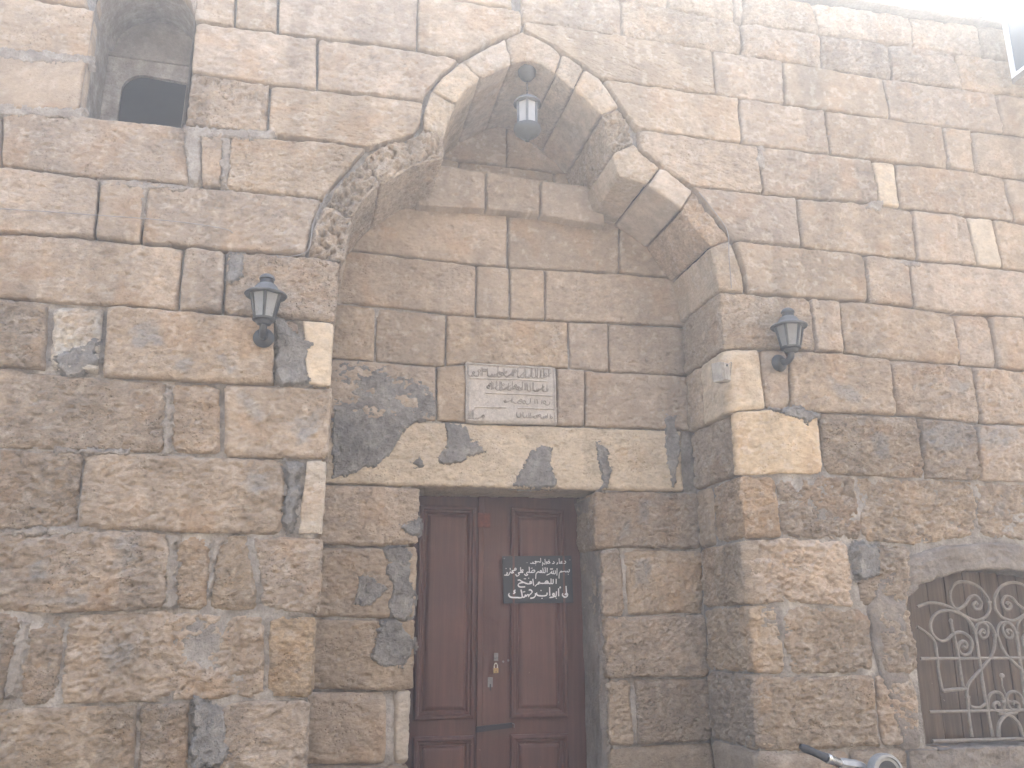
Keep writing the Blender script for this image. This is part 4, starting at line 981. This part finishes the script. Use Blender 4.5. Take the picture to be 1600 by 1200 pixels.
plaque()

# ------------------------------------------------------------------ lanterns
def hexring(r, z, n=6, off=0.0): return [(r*math.cos(2*math.pi*k/n+off), r*math.sin(2*math.pi*k/n+off), z) for k in range(n)]
def wall_lantern(foot, rotz, label, tilt=0.0):
    t = thing('wall_lantern', label, 'wall lamp', foot, 'coach lanterns on the wall'); t.rotation_euler = (0, 0, rotz)
    # local: wall at y=0, lamp stands out to -y; z=0 at the wall plate centre
    MB().lathe([(0.052, 0.0), (0.056, -0.010), (0.050, -0.026), (0.030, -0.040), (0.010, -0.045)], 20, (0, 0, 0), 'y').build('wall_plate', M_LAMP, t)
    MB().tube(catmull([(0, -0.03, 0.0), (0, -0.075, -0.008), (0, -0.112, 0.010), (0, -0.118, 0.045)], 5), 0.020, 12).build('arm', M_LAMP, t)
    cy = -0.118; b = MB().lathe([(0.024, 0.035), (0.036, 0.040), (0.045, 0.056), (0.060, 0.062), (0.062, 0.072), (0.052, 0.075)], 24, (0, cy, 0)).build('lower_collar', M_LAMP, t)
    n = 6; off = math.pi/6; r0, r1, z0, z1 = 0.056, 0.084, 0.074, 0.205
    a0, a1 = hexring(r0, z0, n, off), hexring(r1, z1, n, off)
    for k in range(n):
        j = (k+1) % n; q = lambda p, s: (p[0]*s, p[1]*s+cy, p[2])
        p = [q(a0[k], .965), q(a0[j], .965), q(a1[j], .965), q(a1[k], .965)]; p2 = [q(a0[k], .93), q(a0[j], .93), q(a1[j], .93), q(a1[k], .93)]
        raw('glass_pane', p+p2, [(0,1,2,3),(7,6,5,4),(0,4,5,1),(1,5,6,2),(2,6,7,3),(3,7,4,0)], M_PANE, t, False)
        MB().tube([(a0[k][0], a0[k][1]+cy, z0-0.004), (a1[k][0], a1[k][1]+cy, z1+0.004)], [0.0075, 0.0095], 6).build('corner_bar', M_LAMP, t)
    rf = MB().lathe([(0.080, 0.202), (0.108, 0.200), (0.112, 0.206), (0.106, 0.213), (0.080, 0.222), (0.064, 0.238), (0.058, 0.252), (0.050, 0.262), (0.036, 0.268), (0.033, 0.292), (0.041, 0.296), (0.041, 0.303), (0.034, 0.314), (0.020, 0.324), (0.003, 0.328)], 28, (0, cy, 0)).build('roof', M_LAMPT, t)
    MB().lathe([(0.0355, 0.270), (0.0365, 0.28), (0.0355, 0.291)], 20, (0, cy, 0)).build('vent_ring', M_LAMP, rf)
    return t
pL, pR = P(412, 530), P(1214, 569)
wall_lantern((pL[0], -0.012, pL[2]), 0, 'dark metal coach lantern on the wall left of the portal arch')
wall_lantern((pR[0], -0.012, pR[2]), rad(14), 'dark metal coach lantern on the wall right of the portal arch')
def hanging_lantern():
    Y = 0.10; c = P(824, 222, Y); zt = 5.04; t = thing('hanging_lantern', 'hexagonal white-paned lantern hanging under the arch apex', 'lantern', (c[0], Y, c[2]))
    h = P(824, 148, Y)[2]-c[2]; k = h/0.285; t.scale = (k, k, k)
    MB().lathe([(0.002, 0.0), (0.012, 0.006), (0.012, 0.014), (0.020, 0.020), (0.045, 0.034), (0.068, 0.056), (0.074, 0.076), (0.072, 0.088), (0.064, 0.092)], 24).build('bowl', M_LAMP, t)
    n = 6; r0 = 0.054; z0, z1 = 0.092, 0.225; a0 = hexring(r0, z0, n, 0.26); a1 = hexring(r0*1.02, z1, n, 0.26)
    for i in range(n):
        j = (i+1) % n; p = [a0[i], a0[j], a1[j], a1[i]]; p2 = [(x*0.95, y*0.95, z) for x, y, z in p]
        raw('glass_pane', p+p2, [(0,1,2,3),(7,6,5,4),(0,4,5,1),(1,5,6,2),(2,6,7,3),(3,7,4,0)], M_PANEW, t, False)
        MB().tube([a0[i], a1[i]], 0.0075, 6).build('corner_bar', M_LAMPT, t)
    MB().lathe([(0.056, 0.223), (0.074, 0.226), (0.072, 0.236), (0.056, 0.252), (0.034, 0.266), (0.012, 0.274), (0.008, 0.288), (0.002, 0.291)], 24).build('cap', M_LAMPT, t)
    zc = (P(820, 116, Y)[2]-c[2])/k
    nl = 9; zz = np.linspace(0.288, zc-0.02, nl+1)
    for i in range(nl):
        zm = (zz[i]+zz[i+1])/2; hh = (zz[i+1]-zz[i])*0.66
        pts = [((0.005*math.sin(a) if i % 2 else 0), (0 if i % 2 else 0.005*math.sin(a)), zm+hh*math.cos(a)) for a in np.linspace(0, 2*math.pi, 10)[:-1]]
        MB().tube(pts, 0.0016, 5, True).build('chain_link', M_LAMP, t)
    MB().lathe([(0.010, zc-0.035), (0.030, zc-0.028), (0.046, zc-0.005), (0.050, zc+0.03), (0.050, zc+0.06)], 20).build('ceiling_rose', M_LAMP, t)
hanging_lantern()

# ------------------------------------------------------------------ small junction box on the cream stone
def junction_box():
    c = P(1116, 590, -0.03); t = thing('junction_box', 'small chipped grey box with loose wire on the cream corner stone', 'electrical box', (XR-0.075, -0.052, c[2]-0.03))
    t.rotation_euler = (0, rad(-6), rad(38))
    MB().box((-0.045, -0.03, 0.0), (0.045, 0.045, 0.115), 0.007).build('box', M_PLAST, t)
    MB().box((-0.041, -0.037, 0.004), (0.041, -0.0305, 0.111), 0.004).build('cover', M_PLAST, t)
    MB().lathe([(0.007, -0.006), (0.007, 0.0)], 8, (0.0, -0.036, 0.095), 'y').build('screw', M_DARKM, t)
    MB().tube(catmull([(0.02, -0.035, 0.10), (0.04, -0.05, 0.118), (0.058, -0.04, 0.10), (0.062, -0.03, 0.07), (0.078, -0.02, 0.045)], 5), 0.0035, 6).build('wire', M_PLAST, t)
junction_box()

# ------------------------------------------------------------------ cables
def cable(pts, r, label, off=-0.018):
    c = catmull([P(x, y, off+o_) for x, y, o_ in pts], 6); o = MB().tube(c, r, 6).build('cable', M_CABLE)
    o['label'] = label; o['category'] = 'cable'
cable([(-120,318,-.01),(0,326,0),(80,331,-.004),(148,336,-.002),(220,341,-.006),(300,349,0),(352,358,.005),(364,364,.02)], 0.0026, 'thin grey cable sagging along the wall at far left')
cable([(511,303,.012),(500,325,.010),(489,352,.012),(480,392,.005),(440,402,.002),(432,398,.02)], 0.0028, 'thin grey cable in the joint beside the left foot of the arch')
cable([(1092,300,0),(1112,325,-.002),(1136,360,0),(1139,400,-.002),(1143,450,-.002)], 0.003, 'thin pale cable running down the right foot of the arch')

# ------------------------------------------------------------------ glazed bay of the neighbouring house
def bay():
    xb = P(1566, 44, -0.06)[0]; zb = P(1586, 133, -0.06)[2]; t = thing('glazed_bay', 'white framed glazed bay projecting at the upper right corner', 'balcony', (xb, -0.06, zb))
    D = 1.25; H = 2.1; Wd_ = 1.6; f = 0.036
    MB().box((0, -D, 0), (Wd_, 0, 0.045), 0.005).build('floor_slab', M_CEMB, t)
    for (x, y) in ((0, -f), (0, -D), (Wd_-f, -D), (Wd_-f, -f)): MB().box((x, y, 0.046), (x+f, y+f, H), 0.004).build('frame_post', M_ALU, t)
    for z in (0.046, H-f):
        MB().box((0.001, -D+f+0.001, z), (f-0.001, -f-0.001, z+f*0.8), 0.004).build('frame_rail', M_ALU, t)
        MB().box((f+0.001, -D+0.001, z), (Wd_-f-0.001, -D+f-0.001, z+f*0.8), 0.004).build('frame_rail', M_ALU, t)
    MB().box((0.018, -D+f, 0.05), (0.030, -f, H-0.02)).build('glass_pane', M_GLASSD, t, False)
    MB().box((f, -D+0.018, 0.05), (Wd_-f, -D+0.030, H-0.02)).build('glass_pane', M_GLASSD, t, False)
    MB().box((-0.02, -D-0.02, H+0.001), (Wd_+0.02, 0, H+0.06), 0.005).build('roof_slab', M_ALU, t)
bay()

# ------------------------------------------------------------------ motorcycle parked under the barred window
def motorcycle():
    Y = -0.9; g = P(1250, 1166, Y); e = P(1291, 1184, Y); s = P(1385, 1196, Y)
    t = thing('motorcycle', 'motorcycle handlebar with black grip and chrome clamp below the barred window', 'motorcycle', (s[0], Y+0.3, 0)); o = np.array(t.location)
    A = lambda p: np.array(p, float)-o
    g, e, s = A(g), A(e), A(s); dr = (e-g)/np.linalg.norm(e-g)
    dr3 = np.array([dr[0], 0.0, dr[2]])
    # left grip, clamp and perch
    L_ = np.linalg.norm(e-g); n = 9
    MB().tube([g+dr3*L_*k/n for k in range(n+1)], [0.010, 0.0165, 0.018, 0.0172, 0.0165, 0.0165, 0.0168, 0.017, 0.0185, 0.019], 14).build('handle_grip', M_RUBBER, t)
    p0 = e; p1 = e+np.array([0.085, 0.02, -0.030]); p2 = p1+np.array([0.10, 0.04, -0.018])
    MB().tube([p0, p0+(p1-p0)*.15, p0+(p1-p0)*.2, p0+(p1-p0)*.95, p1], [0.021, 0.023, 0.020, 0.021, 0.018], 14).build('chrome_sleeve', M_CHROME, t)
    MB().tube([p1-np.array([.012, 0, -.004]), p1, p2, p2+np.array([.05, .02, -.01])], [0.020, 0.0265, 0.028, 0.022], 8).build('lever_perch', M_ALLOY, t)
    c = A(P(1384, 1206, Y+0.02))
    MB().lathe([(0.060, 0.05), (0.078, 0.03), (0.080, -0.012), (0.076, -0.022), (0.066, -0.024), (0.064, -0.016)], 30, tuple(c), 'y').build('instrument_rim', M_ALLOY, t)
    MB().lathe([(0.063, -0.012), (0.05, -0.016), (0.001, -0.018)], 26, tuple(c), 'y').build('instrument_lens', M_RUBBER, t)
    # far bar end, stem, fork, wheels, tank, seat
    mid_ = np.array([c[0]+0.03, 0.0, c[2]-0.14]); far = np.array([g[0]+0.12, -(g[1]), g[2]-0.26])
    MB().tube(catmull([p2, p2+np.array([.03, .08, -.05]), mid_, np.array([mid_[0]-.02, -p2[1], mid_[2]-.02]), far], 5), 0.012, 8).build('handlebar', M_CHROME, t)
    MB().tube([far+np.array([-0.02, 0, -.0]), far+np.array([0.11, 0, -0.02])], 0.017, 10).build('handle_grip', M_RUBBER, t)
    ax = np.array([mid_[0]+0.32, 0, 0.30])
    for y in (-0.09, 0.09): MB().tube([(mid_[0], y, mid_[2]-0.03), (ax[0], y, ax[2])], 0.018, 10).build('fork_leg', M_CHROME, t)
    for (x, nm) in ((ax[0], 'front'), (ax[0]-1.28, 'rear')):
        w_ = MB().tube([(x+0.25*math.cos(a), 0, 0.30+0.25*math.sin(a)) for a in np.linspace(0, 2*math.pi, 37)[:-1]], 0.05, 10, True).build('wheel', M_RUBBER, t)
        MB().tube([(x+0.20*math.cos(a), 0, 0.30+0.20*math.sin(a)) for a in np.linspace(0, 2*math.pi, 31)[:-1]], 0.014, 8, True).build('rim', M_CHROME, w_)
        MB().lathe([(0.03, -0.05), (0.045, -0.03), (0.045, 0.03), (0.03, 0.05)], 14, (x, 0, 0.30), 'y').build('hub', M_ALLOY, w_)
        for k in range(14):
            a = k*math.pi/7; MB().tube([(x+0.03*math.cos(a), 0.02*(-1)**k, 0.30+0.03*math.sin(a)), (x+0.195*math.cos(a+0.2), 0, 0.30+0.195*math.sin(a+0.2))], 0.002, 4).build('spoke', M_STEEL, w_)
    MB().tube(catmull([(mid_[0]+.03, 0, 0.72), (mid_[0]-0.1, 0, 0.62), (mid_[0]-0.35, 0, 0.52), (mid_[0]-0.75, 0, 0.50)], 5), 0.028, 10).build('frame_tube', M_DARKM, t)
    MB().tube([(mid_[0]+.02, 0, 0.66), (mid_[0]-.05, 0, 0.32), (mid_[0]-0.55, 0, 0.25)], 0.022, 10).build('frame_tube', M_DARKM, t)
    MB().tube(catmull([(mid_[0]-0.03, 0, 0.68), (mid_[0]-0.14, 0, 0.70), (mid_[0]-0.34, 0, 0.68), (mid_[0]-0.46, 0, 0.63)], 4), [0.05, 0.075, 0.092, 0.102, 0.106, 0.108, 0.108, 0.106, 0.10, 0.09, 0.078, 0.065, 0.05], 16).build('fuel_tank', M_RUST, t)
    MB().tube(catmull([(mid_[0]-0.44, 0, 0.66), (mid_[0]-0.62, 0, 0.665), (mid_[0]-0.85, 0, 0.68), (mid_[0]-1.08, 0, 0.70)], 4), [0.05, 0.07, 0.085, 0.09, 0.092, 0.093, 0.093, 0.093, 0.093, 0.092, 0.09, 0.085, 0.06], 12).build('seat', M_RUBBER, t)
    MB().box((mid_[0]-0.48, -0.12, 0.20), (mid_[0]-0.14, 0.12, 0.46), 0.04).build('engine', M_ALLOY, t)
    MB().tube(catmull([(mid_[0]-0.14, -0.1, 0.34), (mid_[0]-0.1, -0.13, 0.2), (mid_[0]-0.5, -0.14, 0.2), (mid_[0]-1.1, -0.15, 0.30)], 5), 0.026, 10).build('exhaust', M_CHROME, t)
    for y in (-0.1, 0.1): MB().tube([(mid_[0]-0.75, y, 0.52), (ax[0]-1.28, y, 0.30)], 0.018, 8).build('swing_arm', M_DARKM, t)
    MB().tube([(mid_[0]-0.45, -0.1, 0.26), (mid_[0]-0.5, -0.24, 0.012)], 0.010, 8).build('side_stand', M_DARKM, t)
motorcycle()

# ------------------------------------------------------------------ street and the unseen house across it
g = MB().add([(-150,-150,0),(150,-150,0),(150,150,0),(-150,150,0)], [(0,1,2,3)]).build('street', M_ASPH, None, False); g['kind'] = 'structure'
def opposite():
    m = MB(); y0, y1 = -12.0, -7.2; x0, x1, zt = -9.0, 13.0, 7.0
    m.box((x0, y0, -0.05), (x1, y1, zt)); o = m.build('unseen_opposite_house', M_OPP, None, False); o['kind'] = 'structure'  # added for the light: shades the lower wall, cuts low frontal bounce
    for x in (-5.5, -2.0, 1.5, 5.0, 8.5):
        for z in (1.1, 3.4, 5.4):
            MB().box((x, y1-0.02, z), (x+1.0, y1+0.03, z+1.3), 0.01).build('window_shutter', M_SHUT, o)
opposite()
hz = MB().box((-10, -13.0, -1.0), (14, 6.5, 8.2)).build('haze', M_ALU, None, False); hz.data.materials.clear()
mh = bpy.data.materials.new('glare_veil_air'); mh.use_nodes = True; nt = mh.node_tree  # thin air volume added for the milky veil, which is partly lens glare
nt.nodes.remove(nt.nodes['Principled BSDF']); pv = nt.nodes.new('ShaderNodeVolumePrincipled')
pv.inputs['Color'].default_value = (0.88, 0.94, 1.0, 1); pv.inputs['Density'].default_value = HAZE_DENSITY; pv.inputs['Anisotropy'].default_value = 0.40
nt.links.new(pv.outputs[0], nt.nodes['Material Output'].inputs['Volume']); hz.data.materials.append(mh); hz['kind'] = 'stuff'
hz.display_type = 'WIRE'
